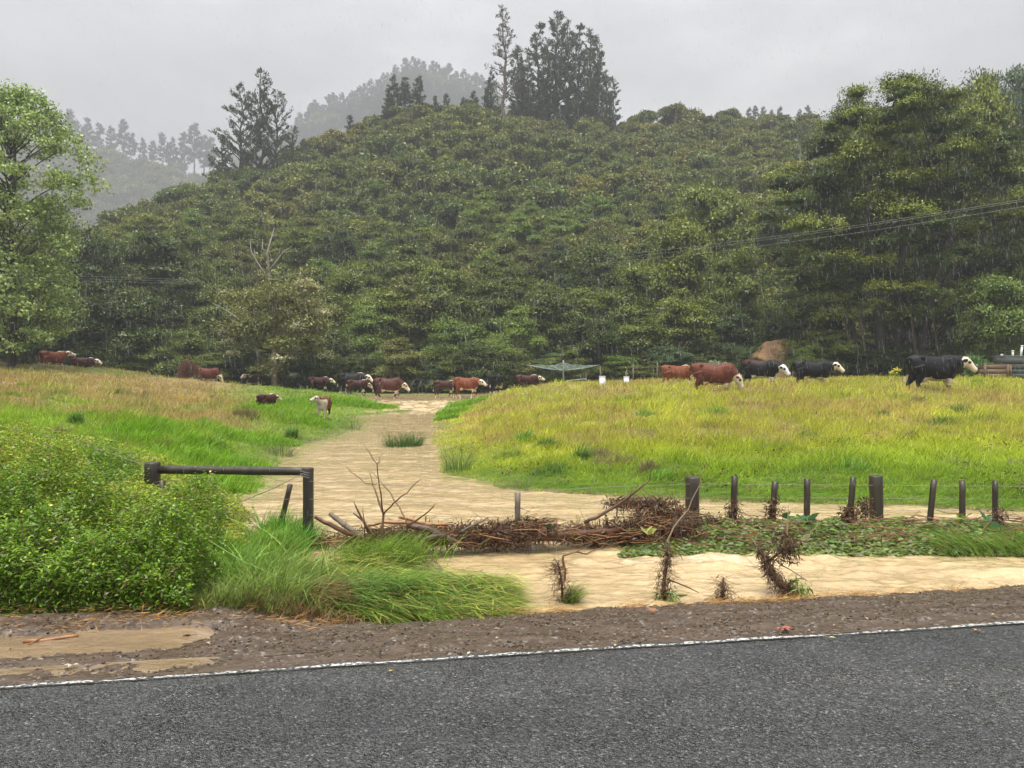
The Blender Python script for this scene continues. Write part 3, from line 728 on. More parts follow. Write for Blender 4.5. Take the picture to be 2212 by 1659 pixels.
TL = [(190, 468, 170, 64, 'dark', 'black-green tree rising behind the pale leafy tree on the left'),
 (340, 492, 240, 68, 'dark', 'broad dark layered tree below the misty gap on the left'),
 (255, 585, 210, 58, 'dark', 'dark tree behind the two cattle on the left hill'),
 (90, 600, 200, 58, 'dark', 'very dark tree directly above the red cow on the left hill'),
 (405, 700, 160, 56, 'mid', 'low mid green tree just above the russet bush'),
 (480, 600, 150, 62, 'mid', 'green tree to the left of the dead topped tree'),
 (430, 560, 150, 68, 'mid', 'upper green tree left of the dead snag'),
 (745, 560, 170, 66, 'mid', 'rounded green tree right of the pale flowering tree'),
 (800, 650, 150, 60, 'light', 'light green tree above the black cow near the ford'),
 (700, 700, 150, 57, 'dark', 'low dark tree above the small brown calf by the ford'),
 (880, 590, 160, 64, 'olive', 'olive green tree above the large brown cow at the water'),
 (960, 560, 170, 66, 'yell', 'yellow green tree above the two cattle in mid ford'),
 (985, 670, 150, 57, 'light', 'low light green tree behind the two cattle in mid ford'),
 (1075, 545, 180, 68, 'mid', 'broad green tree above the black cow seen from behind'),
 (1110, 660, 150, 58, 'light', 'pale green low tree left of the clothes line'),
 (1190, 590, 170, 63, 'mid', 'tall green tree above the clothes line'),
 (1290, 510, 200, 70, 'mid', 'high rounded tree upslope right of the clothes line'),
 (1285, 660, 170, 57, 'dark', 'dark low tree right behind the clothes line'),
 (1375, 560, 170, 63, 'yell', 'yellow green tree above the two white marker boxes'),
 (1540, 362, 200, 70, 'yell', 'tall dome shaped yellow green tree left of the giant tree'),
 (1465, 465, 200, 65, 'yell', 'rounded tree below and left of the tall dome tree'),
 (1575, 520, 170, 61, 'yell', 'bright tree touching the left side of the giant tree'),
 (1390, 665, 160, 57, 'mid', 'low tree behind the half hidden red cow'),
 (1480, 620, 180, 57, 'yell', 'drooping tree above the big red grazing cow'),
 (1570, 650, 150, 56, 'dark', 'dark low tree above the brown backed cow'),
 (1990, 118, 120, 66, 'yell', 'small crown poking above the giant tree top'),
 (1850, 180, 160, 66, 'yell', 'crown behind the left shoulder of the giant tree'),
 (2120, 100, 170, 82, 'blue', 'hazy blue green tree beyond the giant tree top'),
 (2210, 120, 160, 80, 'blue', 'hazy tree on the skyline at the picture edge beyond the giant tree'),
 (2180, 330, 220, 62, 'mid', 'tall green tree pressed against the right side of the giant tree'),
 (2150, 565, 200, 47, 'light', 'bright green leafy tree above the garden beds'),
 (2230, 480, 200, 50, 'mid', 'green tree over the right end of the garden beds'),
 (2120, 150, 190, 60, 'yell', 'yellow green tree forming the right shoulder of the giant tree'),
 (2260, 160, 200, 62, 'dark', 'dark tree standing beyond the garden beds at the picture edge')]
for i, (u, vt, w, Y, kd, lb) in enumerate(TL): vtree(u, vt, w, Y, kd, i, 'broadleaf_tree', lb, 'trees along the foot of the hill')
# slope trees, larger than the bush around them
slopes = []
for i in range(105):
    for tr in range(30):
        Y = random.uniform(63, 92); u = random.uniform(60, 2300)
        if all(math.hypot((u - a) / F * 75, Y - b) > 4.0 for a, b in slopes): break
    slopes.append((u, Y)); zb = hz(u, Y); H = random.uniform(5.0, 8.0); w = random.uniform(5, 7.5) / Y * F
    if 1600 < u < 2250 and Y < 75: H *= .8
    vt = HY - (zb + H - CAMZ) / Y * F
    vtree(u, vt, w, Y, ['mid', 'yell', 'dark', 'olive', 'mid', 'light'][i % 6], i, 'slope_tree', 'rounded green tree on the lower hillside among similar crowns', 'trees on the lower hillside')
for i in range(46):
    u = -60 + i * 52 + random.uniform(-14, 14); Y = random.uniform(53.5, 57) if u > 450 else random.uniform(56, 59)
    if 1640 < u < 2110: continue
    vt = random.uniform(722, 775)
    vtree(u, vt, random.uniform(95, 150), Y, ['mid', 'dark', 'light', 'olive', 'blue'][i % 5], i, 'shrub', 'leafy shrub at the foot of the trees along the paddock edge', 'shrubs along the paddock edge', 'shrub')

# giant tree on the right
def giant():
    g = np.random.default_rng(900); cm = MB(); tm = MB(); H = 20.5
    prof_z = [2.2, 5, 8, 11, 14, 17, 19.2, 20.4]; prof_w = [7.8, 8.6, 9.0, 8.8, 8.0, 7.0, 5.4, 2.6]
    trunks = [(-.6, 0), (.5, .3), (1.6, -.4), (-1.8, .6)]
    tops = []
    for i, (a, b) in enumerate(trunks):
        P = [np.array([a, b, -.5]), np.array([a * 1.1, b, 2.5]), np.array([a * 1.5, b * 1.4, 6]), np.array([a * 2.2, b * 2, 10]), np.array([a * 2.6, b * 2.2, 15])]
        tm.tube(P, [.48 - .07 * i, .4 - .06 * i, .32 - .05 * i, .2, .08], 9, (1, 1, 1), rough=.06, seed=i); tops.append(P)
    for k in range(260):
        z = g.uniform(1.6, 20.2) if k < 215 else g.uniform(10, 19.5)
        w = np.interp(z, prof_z, prof_w) if z > 2.2 else 6.5
        a = g.uniform(0, 2 * np.pi); r = g.uniform(.75, 1.5)
        q = (g.uniform(.45, 1.0)) ** .6
        if z < 5.5 and math.sin(a) < -.1 and abs(math.cos(a)) < .75: q = g.uniform(.2, .5); 
        w *= 1 + .16 * math.sin(2.3 * a + z * .55) + .08 * math.sin(5 * a + z); c = np.array([math.cos(a) * (w - r * .6) * q, math.sin(a) * (w - r * .6) * q * .85, z])
        if z > 16.2 and (c[0] < -3.0 or (c[0] > 3.2 and z < 17.5 and g.random() < .6)): continue
        if z < 4.5 and c[1] < 0 and -5.5 < c[0] < 6.5: continue
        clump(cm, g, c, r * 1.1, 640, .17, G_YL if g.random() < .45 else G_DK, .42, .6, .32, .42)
        if k % 6 == 0:
            T_ = tops[k % 4]; i = int(np.clip(z / 4 , 1, 3)); P, rr = limb(g, T_[i], c, .10, .02, 6, .1); tm.tube(P, rr, 5, (1, 1, 1))
    for k in range(120):
        z = g.uniform(3.2, 18.5); w = np.interp(z, prof_z, prof_w); a = g.uniform(-np.pi, 0); r = g.uniform(.8, 1.4)
        if z < 6 and abs(math.cos(a)) < .6: z += 3
        w *= 1 + .14 * math.sin(2.3 * a + z * .55); c = np.array([math.cos(a) * (w - r) * .97, math.sin(a) * (w - r) * .8, z])
        if z > 16 and c[0] < -3: continue; clump(cm, g, c, r, 600, .17, G_YL if g.random() < .45 else G_MID, .45, .7, .3, .42)
    for k in range(60):  # interior fill in darker green, crown shade put into the leaf colour
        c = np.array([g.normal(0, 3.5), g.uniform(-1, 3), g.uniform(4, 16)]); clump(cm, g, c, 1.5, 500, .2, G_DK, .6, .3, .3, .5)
    return cm, tm
put('giant', giant, 'giant_tree', (*XY(1925, 52), .3), 0, 1.0, 'giant dark spreading tree towering over the black cattle on the right', 'tree')
# bare trunks and undergrowth below the giant
for i, (u, Y, h) in enumerate([(1875, 50, 4.2), (1988, 49.5, 4.6), (2040, 50, 4.0), (2075, 49, 3.6), (1835, 51, 4.0)]):
    mb = MB(); x, y = XY(u, Y); g = np.random.default_rng(i + 60)
    P, rr = limb(g, (0, 0, -.4), (g.normal(0, .4), .3, h), .13, .07, 7, .06); mb.tube(P, rr, 7, (1.2, 1.1, 1.0), rough=.05)
    P, rr = limb(g, P[4], P[4] + np.array([g.normal(0, 1), 0, 1.6]), .05, .02); mb.tube(P, rr, 5, (1.2, 1.1, 1.0))
    tag(mb.build('tree_trunk', M['bark'], None, (x, y, groundz(u, Y)), sm=True), 'bare thin trunk standing in the gloom under the giant tree', 'trunk', 'thin trunks under the giant tree')

# dead-topped pale flowering tree
def deadtop():
    g = np.random.default_rng(910); cm, tm = broad_tree(911, 9.4, 9.6, 58, 240, .19, ((.12, .135, .035), (.30, .31, .09)), .08, .6, .8, .24, cr=(.09, .17), bark=(3.4, 3.1, 2.7), hollow=.3, inner=2)
    for k in range(13):
        a = g.uniform(0, 6.28); z = g.uniform(2, 7.2); c = np.array([math.cos(a) * 3.3, math.sin(a) * 3.3 - .5, z])
        clump(cm, g, c, .55, 120, .16, ((.30, .30, .15), (.55, .52, .30)), .6, inner=0)
    for k in range(4):
        c = np.array([2.6 + g.normal(0, .4), -.8, 6.9 + g.normal(0, .5)]); clump(cm, g, c, .6, 170, .17, ((.28, .27, .10), (.5, .47, .22)), .6)
    return cm, tm
dt = put('deadtop', deadtop, 'dead_topped_tree', (*XY(592, 51), gz(*XY(592, 51)) - .2), 0, 1.0, 'olive tree with bare dead top and cream blossom, behind the left calves', 'tree')
mb = MB(); g = np.random.default_rng(12)
def zdead(pts, r): 
    P = [np.array([(x - 592) / F * 51, g.normal(0, .15), CAMZ - (y - HY) / F * 51 - gz(*XY(592, 51)) + .2]) for x, y in pts]
    mb.tube(P, r, 6, (1, 1, 1))
zdead([(590, 700), (592, 640), (580, 590), (576, 545), (590, 490)], [.16, .14, .10, .06, .02])
zdead([(580, 600), (562, 575), (545, 545), (540, 520)], [.07, .05, .03, .015]); zdead([(562, 575), (552, 560), (548, 535)], [.03, .02, .01])
zdead([(580, 590), (600, 560), (612, 545), (628, 530)], [.08, .05, .03, .012]); zdead([(612, 545), (628, 542), (640, 536)], [.03, .02, .01])
zdead([(586, 620), (610, 598), (635, 592), (660, 588)], [.07, .05, .03, .012]); zdead([(635, 592), (650, 600), (658, 598)], [.02, .015, .01])
zdead([(578, 560), (568, 535), (566, 515)], [.04, .03, .01]); zdead([(530, 700), (505, 682), (485, 668), (462, 655)], [.09, .07, .05, .02])
zdead([(640, 690), (668, 676), (700, 672)], [.07, .05, .02]); zdead([(560, 790), (556, 760), (548, 735)], [.1, .06, .02])
mb.build('dead_branch', M['palebark'], dt, (0, 0, 0), sm=True)

# pale leafy tree filling the left edge
def poplar():
    g = np.random.default_rng(920); cm = MB(); tm = MB(); H = 17.5
    tm.tube([(0, 0, -1), (.2, 0, 4), (-.2, .2, 8), (.3, 0, 12), (.2, 0, 16)], [.3, .22, .16, .10, .04], 9, (.9, .9, .8), rough=.05)
    col = ((.14, .23, .06), (.36, .47, .16))
    for k in range(330):
        z = g.uniform(1.5, 16.6); w = np.interp(z, [2, 5, 6.5, 9, 12, 14, 16, 17], [3.0, 4.2, 4.3, 3.5, 5.2, 4.2, 2.3, .8]); a = g.uniform(0, 6.28)
        q = g.uniform(.25, 1.0) ** .55; c = np.array([math.cos(a) * w * q, math.sin(a) * w * q * .8, z])
        clump(cm, g, c, g.uniform(.4, 1.0), 150, .18, col, .75, .2, .45, .72, 0)
        if k % 3 == 0:
            P, rr = limb(g, (0, 0, max(1.5, z - 2.5)), c, .06, .015, 6, .1); tm.tube(P, rr, 5, (.9, .9, .8))
    return cm, tm
put('poplar', poplar, 'pale_leafy_tree', (*XY(22, 41), gz(*XY(22, 41)) - .3), 0, .89, 'tall pale green leafy tree filling the left edge of the view', 'tree')
vtree(-20, 640, 110, 44, 'light', 1, 'shrub', 'bright green rounded shrub under the pale leafy tree', None, 'shrub')

# russet bush
mb = MB(); g = np.random.default_rng(33); tm = MB()
for k in range(900):
    pass
n = 2600; d = jit(g, n); d /= np.linalg.norm(d, axis=1)[:, None]; d[:, 2] = abs(d[:, 2])
P0 = d * np.array([.62, .6, 1.15]) * (g.uniform(.2, 1, n) ** .5)[:, None]
mb.cards(P0, d + jit(g, n, .5) + np.array([0, 0, .6]), jit(g, n), .16, .03, np.array([.17, .085, .055]) * g.uniform(.6, 1.5, n)[:, None])
for k in range(40):
    a = g.uniform(0, 6.28); e = np.array([math.cos(a) * g.uniform(.1, .6), math.sin(a) * g.uniform(.1, .6), g.uniform(.5, 1.15)])
    P, rr = limb(g, (0, 0, -.1), e, .018, .006, 5); tm.tube(P, rr, 4, (1, .8, .7))
r = empty('russet_bush', (*XY(408, 44), gz(*XY(408, 44)) - .05)); tag(r, 'twiggy reddish brown bush on the crest of the left hill', 'bush')
mb.build('foliage', M['rot'], r); tm.build('stem', M['bark'], r)

# clay bank under the giant tree
ub = np.linspace(1560, 2330, 150); hb = np.linspace(0, 1, 26); Hb, Ub = np.meshgrid(hb, ub, indexing='ij')
Yb = 50.5 + Hb * 4.5 + (fbm(Ub * .012, Hb * 3, 81, 4) - .5) * 2.4; Zb = .6 + Hb * np.interp(Ub, [1560, 1650, 1700, 1780, 2330], [1.0, 2.9, 3.1, 2.0, 2.0]) + (fbm(Ub * .03, Hb * 6, 82, 3) - .5) * .5 * Hb
me = make_mesh('clay_bank', np.stack([((Ub - CX) / F * Yb).ravel(), Yb.ravel(), Zb.ravel()], 1), grid_faces(150, 26), None, (1, 1, 1), True)
tag(link('clay_bank', me, M['clay']), kind='structure')
for i, (u, vt, w, Y) in enumerate([(1745, 735, 90, 50), (1790, 700, 120, 50.5), (1860, 745, 120, 50), (1935, 740, 130, 51), (2010, 735, 140, 51.5), (2085, 730, 130, 50), (1620, 745, 70, 49.5), (1585, 735, 80, 51)]):
    vtree(u, vt, w, Y, ['light', 'mid', 'dark', 'dark'][i % 4], i, 'shrub', 'leafy shrub growing on the clay bank under the giant tree', 'shrubs on the clay bank', 'shrub')

# ------------------------------------------------------------------ cattle
def cow_mesh(neck=0.15, head=-0.35, turn=0.0, legs=(.1, -.1, -.12, .12), base=(.2, .06, .03), white=(.66, .56, .42), style='cow', back=None, seed=0, stripe=True):
    """neck: rise of the neck (rad), head: pitch of the face (rad), turn: yaw of head, legs: swing of FL FR HL HR"""
    mb = MB(); g = np.random.default_rng(seed); calf = style == 'calf'
    ring = [(-.84, .07, 1.24, 1.05), (-.78, .20, 1.32, .86), (-.62, .275, 1.37, .74), (-.40, .32, 1.35, .66), (-.12, .37, 1.31, .56), (.15, .365, 1.30, .53), (.36, .31, 1.36, .55), (.52, .25, 1.37, .56), (.64, .18, 1.30, .67), (.70, .08, 1.2, .84)]
    th = np.linspace(0, 2 * np.pi, 20, endpoint=False); V = []
    kb = .75 if calf else 1.0
    for x, w, zt, zb in ring:
        zb = zt - (zt - zb) * (.78 if calf else 1); w *= (.8 if calf else 1)
        c = (zt + zb) / 2; h = (zt - zb) / 2; s_ = np.sign(np.sin(th)); cz = np.abs(np.sin(th)) ** .85 * s_
        ww = w * (np.sign(np.cos(th)) * np.abs(np.cos(th)) ** .85) * (1 - .12 * (cz > 0) * cz)
        V.append(np.stack([np.full(20, x), ww, c + h * cz], 1))
    V = np.vstack(V); m = len(ring); i = np.arange(m - 1)[:, None] * 20; j = np.arange(20)[None]; k = (j + 1) % 20
    Q = np.stack([i + j, i + k, i + 20 + k, i + 20 + j], -1).reshape(-1, 4)
    V = np.vstack([V, [[-.86, 0, 1.15]], [[.72, 0, 1.02]]]); jj = np.arange(20); kk = (jj + 1) % 20
    T = np.vstack([np.stack([np.full(20, m * 20), kk, jj], 1), np.stack([np.full(20, m * 20 + 1), (m - 1) * 20 + jj, (m - 1) * 20 + kk], 1)])
    mb.add(V, Q, T)
    n0 = np.array([.50, 0, 1.08]); NL = .44 if not calf else .38
    nd = np.array([math.cos(neck) * math.cos(turn * .5), math.cos(neck) * math.sin(turn * .5), math.sin(neck)])
    n1 = n0 + nd * NL * .6; n2 = n0 + nd * NL
    mb.tube([n0 - nd * .1, n0, n1, n2], [.27, .28, .215, .155], 14)
    hd = np.array([math.cos(head) * math.cos(turn), math.cos(head) * math.sin(turn), math.sin(head)])
    hs = .92 if calf else 1.0
    h0 = n2 - hd * .04
    mb.tube([h0 - hd * .09 * hs, h0 - hd * .02, h0 + hd * .14 * hs, h0 + hd * .30 * hs, h0 + hd * .42 * hs, h0 + hd * .47 * hs], np.array([.09, .152, .138, .10, .092, .052]) * hs, 14)
    side = np.cross(hd, [0, 0, 1]); side /= np.linalg.norm(side); upv = np.cross(side, hd)
    for s in (-1, 1):
        e0 = h0 + side * s * .10 + upv * .05; e1 = e0 + side * s * .17 - np.array([0, 0, .035]); 
        mb.tube([e0, (e0 + e1) / 2, e1], [.03, .05, .02], 8)
    ll = 1.08 if calf else 1.0
    for q, (x, sy, fr, sw) in enumerate([(.42, 1, True, legs[0]), (.42, -1, True, legs[1]), (-.58, 1, False, legs[2]), (-.58, -1, False, legs[3])]):
        y = .17 * sy
        if fr: P = [(x, y, .92), (x - .02, y, .70), (x + sw * .35 + .02, y * .95, .40), (x + sw * .9, y * .9, .12), (x + sw + .03, y * .9, .0)]; rr = [.13, .105, .056, .043, .055]
        else: P = [(x, y * .9, 1.0), (x + .07, y, .76), (x - .10 + sw * .35, y, .45), (x - .02 + sw * .9, y * .95, .13), (x + .02 + sw, y * .95, .0)]; rr = [.21, .16, .062, .046, .055]
        P = np.array(P, float)
        if calf: rr = [r_ * .8 for r_ in rr]
        t = np.linspace(0, 4, 13); PP = np.stack([np.interp(t, range(5), P[:, a]) for a in range(3)], 1)
        mb.tube(PP, np.interp(t, range(5), rr), 12)
    mb.tube([(-.82, 0, 1.28), (-.90, .01, 1.15), (-.92, .02, .9), (-.90, .03, .68), (-.89, .03, .5)], [.035, .03, .026, .03, .042], 8)
    for sy in (-1, 1):   # hip bones, shoulder blades
        mb.tube([(-.50, sy * .20, 1.27), (-.46, sy * .27, 1.24)], [.07, .055], 8)
        mb.tube([(-.80, sy * .10, 1.24), (-.84, sy * .12, 1.20)], [.06, .05], 8)
        mb.tube([(.36, sy * .18, 1.22), (.42, sy * .235, 1.0), (.46, sy * .23, .80)], [.12, .13, .10], 10)
    if not calf: mb.tube([(-.42, 0, .70), (-.33, 0, .58), (-.30, 0, .52)], [.14, .14, .07], 12)
    src = mb.mesh('tmp'); o = bpy.data.objects.new('tmp', src); C.objects.link(o)
    md = o.modifiers.new('r', 'REMESH'); md.mode = 'VOXEL'; md.voxel_size = .021; md.use_smooth_shade = True
    sm = o.modifiers.new('s', 'SMOOTH'); sm.iterations = 5; sm.factor = .5
    dg = bpy.context.evaluated_depsgraph_get(); dg.update()
    me = bpy.data.meshes.new_from_object(o.evaluated_get(dg)); bpy.data.objects.remove(o); bpy.data.meshes.remove(src)
    nv = len(me.vertices); co = np.empty(nv * 3, np.float32); me.vertices.foreach_get('co', co); co = co.reshape(-1, 3).astype(float)
    nz = fbm(co[:, 0] * 6 + seed, co[:, 2] * 6 + co[:, 1] * 3, seed, 3) - .5
    col = np.empty((nv, 3)); col[:] = base
    if back is not None:
        k = smooth(1.12, 1.25, co[:, 2] + nz * .25) * smooth(.35, .1, co[:, 0]); col = col * (1 - k[:, None]) + np.array(back) * k[:, None]
    def segd(a, b): 
        ab = b - a; t = np.clip(((co - a) @ ab) / (ab @ ab), 0, 1); return np.linalg.norm(co - a - t[:, None] * ab, axis=1), t
    dh, th_ = segd(h0 - hd * .09, h0 + hd * .47)
    wh = (dh < .205 * hs + .02) & (((co - (h0 - hd * .10)) @ hd) > .0 + nz * .05)
    # white bib, belly line, socks, tail end
    wh |= (np.abs(co[:, 1]) < .10 + nz * .12) & (co[:, 2] < .72 + nz * .1) & (co[:, 0] > .45)
    wh |= (co[:, 2] < .61 + nz * .12 + .06 * (co[:, 0] < -.2)) & (np.abs(co[:, 1]) < .33) & (co[:, 0] > -.42) & (co[:, 0] < .55) & (co[:, 2] > .42)
    wh |= (co[:, 2] < .26 + nz * .25)
    wh |= (co[:, 0] < -.855) & (co[:, 2] < .70) & (co[:, 2] > .3)
    if stripe: wh |= (co[:, 2] > 1.30 + nz * .08) & (co[:, 0] > .28) & (co[:, 0] < .62) & (np.abs(co[:, 1]) < .09)
    if style == 'paint': wh |= (co[:, 0] > .30 + nz * .8) & (co[:, 2] < 1.22)
    col[wh] = white
    # throat stays body coloured, eye patches and muzzle
    for s in (-1, 1):
        ep = h0 + hd * .13 * hs + side * s * .115 * hs + upv * .05
        col[np.linalg.norm(co - ep, axis=1) < .056] = (.03, .02, .018)
        ep2 = h0 + side * s * .22; k = np.linalg.norm(co - ep2, axis=1) < .07; col[k] = np.array(base) * .9
    k = np.linalg.norm(co - (h0 + hd * .47 * hs), axis=1) < .06; col[k] = (.42, .25, .2)
    if not calf:
        k = np.linalg.norm((co - np.array([-.33, 0, .57])) * np.array([1, 1, 1.2]), axis=1) < .13; col[k] = (.5, .33, .26)
    hoof = co[:, 2] < .05; col[hoof] = (.05, .04, .03)
    a = me.color_attributes.new('tint', 'FLOAT_COLOR', 'POINT'); c4 = np.ones((nv, 4), np.float32); c4[:, :3] = col; a.data.foreach_set('color', c4.ravel())
    me.polygons.foreach_set('use_smooth', np.ones(len(me.polygons), bool))
    me.materials.clear(); me.materials.append(M['coat']); return me
RED = (.11, .030, .015); DRED = (.05, .016, .011); BLK = (.006, .006, .007); ORG = (.17, .048, .018); CREAM = (.66, .55, .40)
UPN, MIDN, LOWN = dict(neck=.35, head=-.55), dict(neck=-.1, head=-.75), dict(neck=-.85, head=-1.15)
WK1 = (.22, -.16, -.14, .2); WK2 = (-.2, .2, .2, -.16); ST = (.02, -.05, .05, -.06)
# u centre, feet v, distance, heading (deg, 0 = facing right), scale, mesh args, name, label
COWS = [
 (115, 806, 46, 64, .98, dict(base=ORG, neck=.35, head=-.3, turn=-.5, legs=ST), 'cow', 'red cow with white head on the crest of the left hill'),
 (181, 812, 46, 12, .82, dict(base=DRED, neck=.05, head=-.6, legs=ST, turn=-.3), 'cow', 'dark brown white faced young cow on the left hill crest'),
 (452, 838, 49, -8, .95, dict(base=RED, **LOWN, legs=ST, stripe=False), 'cow', 'red cow half hidden behind the russet bush, only its back showing'),
 (548, 842, 51, 222, .78, dict(base=DRED, neck=.3, head=-.5, turn=.5, legs=ST), 'calf', 'dark brown calf facing left beneath the dead topped tree'),
 (690, 852, 49, 14, .84, dict(base=DRED, neck=.0, head=-.6, turn=-.25, legs=WK1, style='calf'), 'calf', 'dark brown calf walking alone at the left end of the herd at the ford'),
 (762, 853, 49.5, 10, 1.06, dict(base=BLK, neck=.0, head=-.75, turn=-.4, legs=WK2), 'cow', 'black cow with cream head standing at the left side of the ford'),
 (773, 858, 46, 16, .78, dict(base=DRED, neck=-.35, head=-.8, legs=WK1, style='calf'), 'calf', 'brown calf with lowered head in front of the black cow at the ford'),
 (840, 866, 45.5, 8, 1.02, dict(base=(.075, .024, .015), neck=-.42, head=-.85, legs=WK1, stripe=False), 'cow', 'large brown cow wading with lowered cream face at the ford'),
 (962, 860, 46.5, 5, .80, dict(base=DRED, neck=.1, head=-.5, legs=WK2, style='calf'), 'calf', 'dark brown calf right behind the orange red cow in the ford'),
 (1009, 861, 45.5, -8, .94, dict(base=ORG, neck=-.05, head=-.6, turn=-.2, legs=WK1, stripe=False), 'cow', 'orange red cow wading in the middle of the ford'),
 (1071, 852, 45.5, 68, .86, dict(base=BLK, neck=-.7, head=-1.2, legs=ST, stripe=False), 'cow', 'small black cow seen from behind at the right end of the ford'),
 (1139, 851, 45, 4, .84, dict(base=DRED, neck=.12, head=-.4, legs=WK2, style='calf'), 'calf', 'dark brown white headed calf walking just left of the clothes line'),
 (576, 899, 27, 72, .58, dict(base=DRED, neck=.1, head=-.5, turn=-.5, legs=ST, style='calf'), 'calf', 'small brown and white calf deep in grass on the left bank'),
 (699, 906, 26.2, 268, .57, dict(base=RED, neck=.5, head=-.3, turn=-1.0, legs=ST, style='paint', white=(.5, .42, .35)), 'calf', 'white chested calf facing the camera on the left bank of the stream'),
 (1463, 846, 39, 6, 1.0, dict(base=ORG, **LOWN, legs=ST), 'cow', 'red cow partly hidden behind the big grazing cow'),
 (1544, 862, 30.5, -14, 1.06, dict(base=(.12, .034, .018), neck=-.75, head=-1.15, legs=ST, stripe=False), 'cow', 'big reddish brown cow grazing with its head down in the right field'),
 (1646, 843, 36, -32, 1.06, dict(base=BLK, back=(.05, .017, .011), neck=-.25, head=-.85, turn=-.2, legs=WK2, stripe=False, white=(.68, .66, .62)), 'cow', 'black cow with brown back and white face in the right field'),
 (1757, 846, 34, -5, 1.02, dict(base=BLK, neck=.12, head=-.72, turn=-.35, legs=WK2, stripe=False), 'cow', 'black cream faced cow in the middle of the right field'),
 (2018, 861, 29.5, 2, 1.24, dict(base=BLK, neck=.15, head=-.8, turn=-.4, legs=WK1, stripe=False), 'cow', 'largest black cow with cream face beside the garden beds'),
]
for i, (u, v, Y, hd_, sc, kw, nm, lb) in enumerate(COWS):
    me = cow_mesh(seed=i + 1, **kw); p = W(u, v, Y)
    z = max(p[2], gz(p[0], p[1])) if i in () else p[2]
    o = link(nm, me, None, None, (p[0], p[1], z), R(hd_), sc)
    tag(o, lb, 'cattle', 'cattle crossing the paddock')

# ------------------------------------------------------------------ pasture grass
def grass_field(n, ymin, ymax, seed):
    g = np.random.default_rng(seed)
    y = 1 / g.uniform(1 / ymax, 1 / ymin, n); x = g.uniform(-.74, .74, n) * y
    return g, x, y
mb = MB()
g, x, y = grass_field(330000, 9.3, 52, 5)
sd = sdist(x, y); t_, s_ = st(x, y)
mask = (sd < .05 + .35 * g.random(len(x)) ** 3)
# thin the sward where the flood flattened it
x, y, sd = x[mask], y[mask], sd[mask]
u = x / y * F + CX
zz = ground(x, y)
col = pasture_tint(x, y) * g.uniform(.65, 1.45, len(x))[:, None]
tuft = fbm(x * 1.4, y * 1.4, 17, 3); big = fbm(x * .3, y * .3, 18, 3)
near = smooth(0, 2.2, -sd)
h = (.05 + .20 * near * np.clip(tuft * 2.4 - .65, .12, 1.6)) * np.interp(y, [9, 16, 30, 40, 50], [.8, .9, 1.25, .8, .6]) * g.uniform(.5, 1.35, len(x))
w = np.maximum(.005, .00075 * y) * g.uniform(.7, 1.5, len(x))
az = g.normal(.0, .9, len(x)) + np.pi * (g.random(len(x)) < .35)
mb.blades(np.stack([x, y, zz - .01], 1), h * 1.25, w, g.uniform(.2, 1.1, len(x)) * (1.6 - .7 * near), az, col, 2)
# seed heads stand above in the tan areas
g, x, y = grass_field(60000, 13, 50, 8); sd = sdist(x, y); pt = pasture_tint(x, y); k = (sd < -1.0) & (pt[:, 0] / pt[:, 1] > .92) ; x, y = x[k], y[k]
zz = ground(x, y); col = np.array([.44, .30, .14]) * g.uniform(.6, 1.4, len(x))[:, None]
mb.blades(np.stack([x, y, zz], 1), g.uniform(.14, .30, len(x)) * np.interp(y, [30, 45], [1, .6]), np.maximum(.004, .0006 * y), g.uniform(0, .5, len(x)), g.normal(0, .8, len(x)), col, 1)
tag(mb.build('pasture_grass', M['grass']), 'green and tan pasture grass growing over both fields', 'grass', kind='stuff')

mb = MB(); g = np.random.default_rng(15); n = 9000; yy_ = 1 / g.uniform(1 / 24, 1 / 10, n); u = g.uniform(930, 2400, n); x = (u - CX) / F * yy_; sd = sdist(x, yy_)
k = (sd < -.3) & (fbm(x * 1.1, yy_ * .8, 19, 4) + .1 * g.random(n) > .66) & (yy_ < 17 + 3 * g.random(n)); x, yy_ = x[k], yy_[k]; m_ = len(x)
D = g.normal(0, 1, (m_, 3)); mb.cards(np.stack([x, yy_, ground(x, yy_) + g.uniform(.04, .16, m_)], 1), D, g.normal(0, .6, (m_, 3)) + np.array([0, 0, 1]), g.uniform(.03, .10, m_), g.uniform(.01, .03, m_), np.array([.075, .045, .02]) * g.uniform(.5, 2, m_)[:, None], .1)
tag(mb.build('field_litter', M['rot']), 'dark brown leaf scraps left on the grass by the flood', 'litter', kind='stuff')
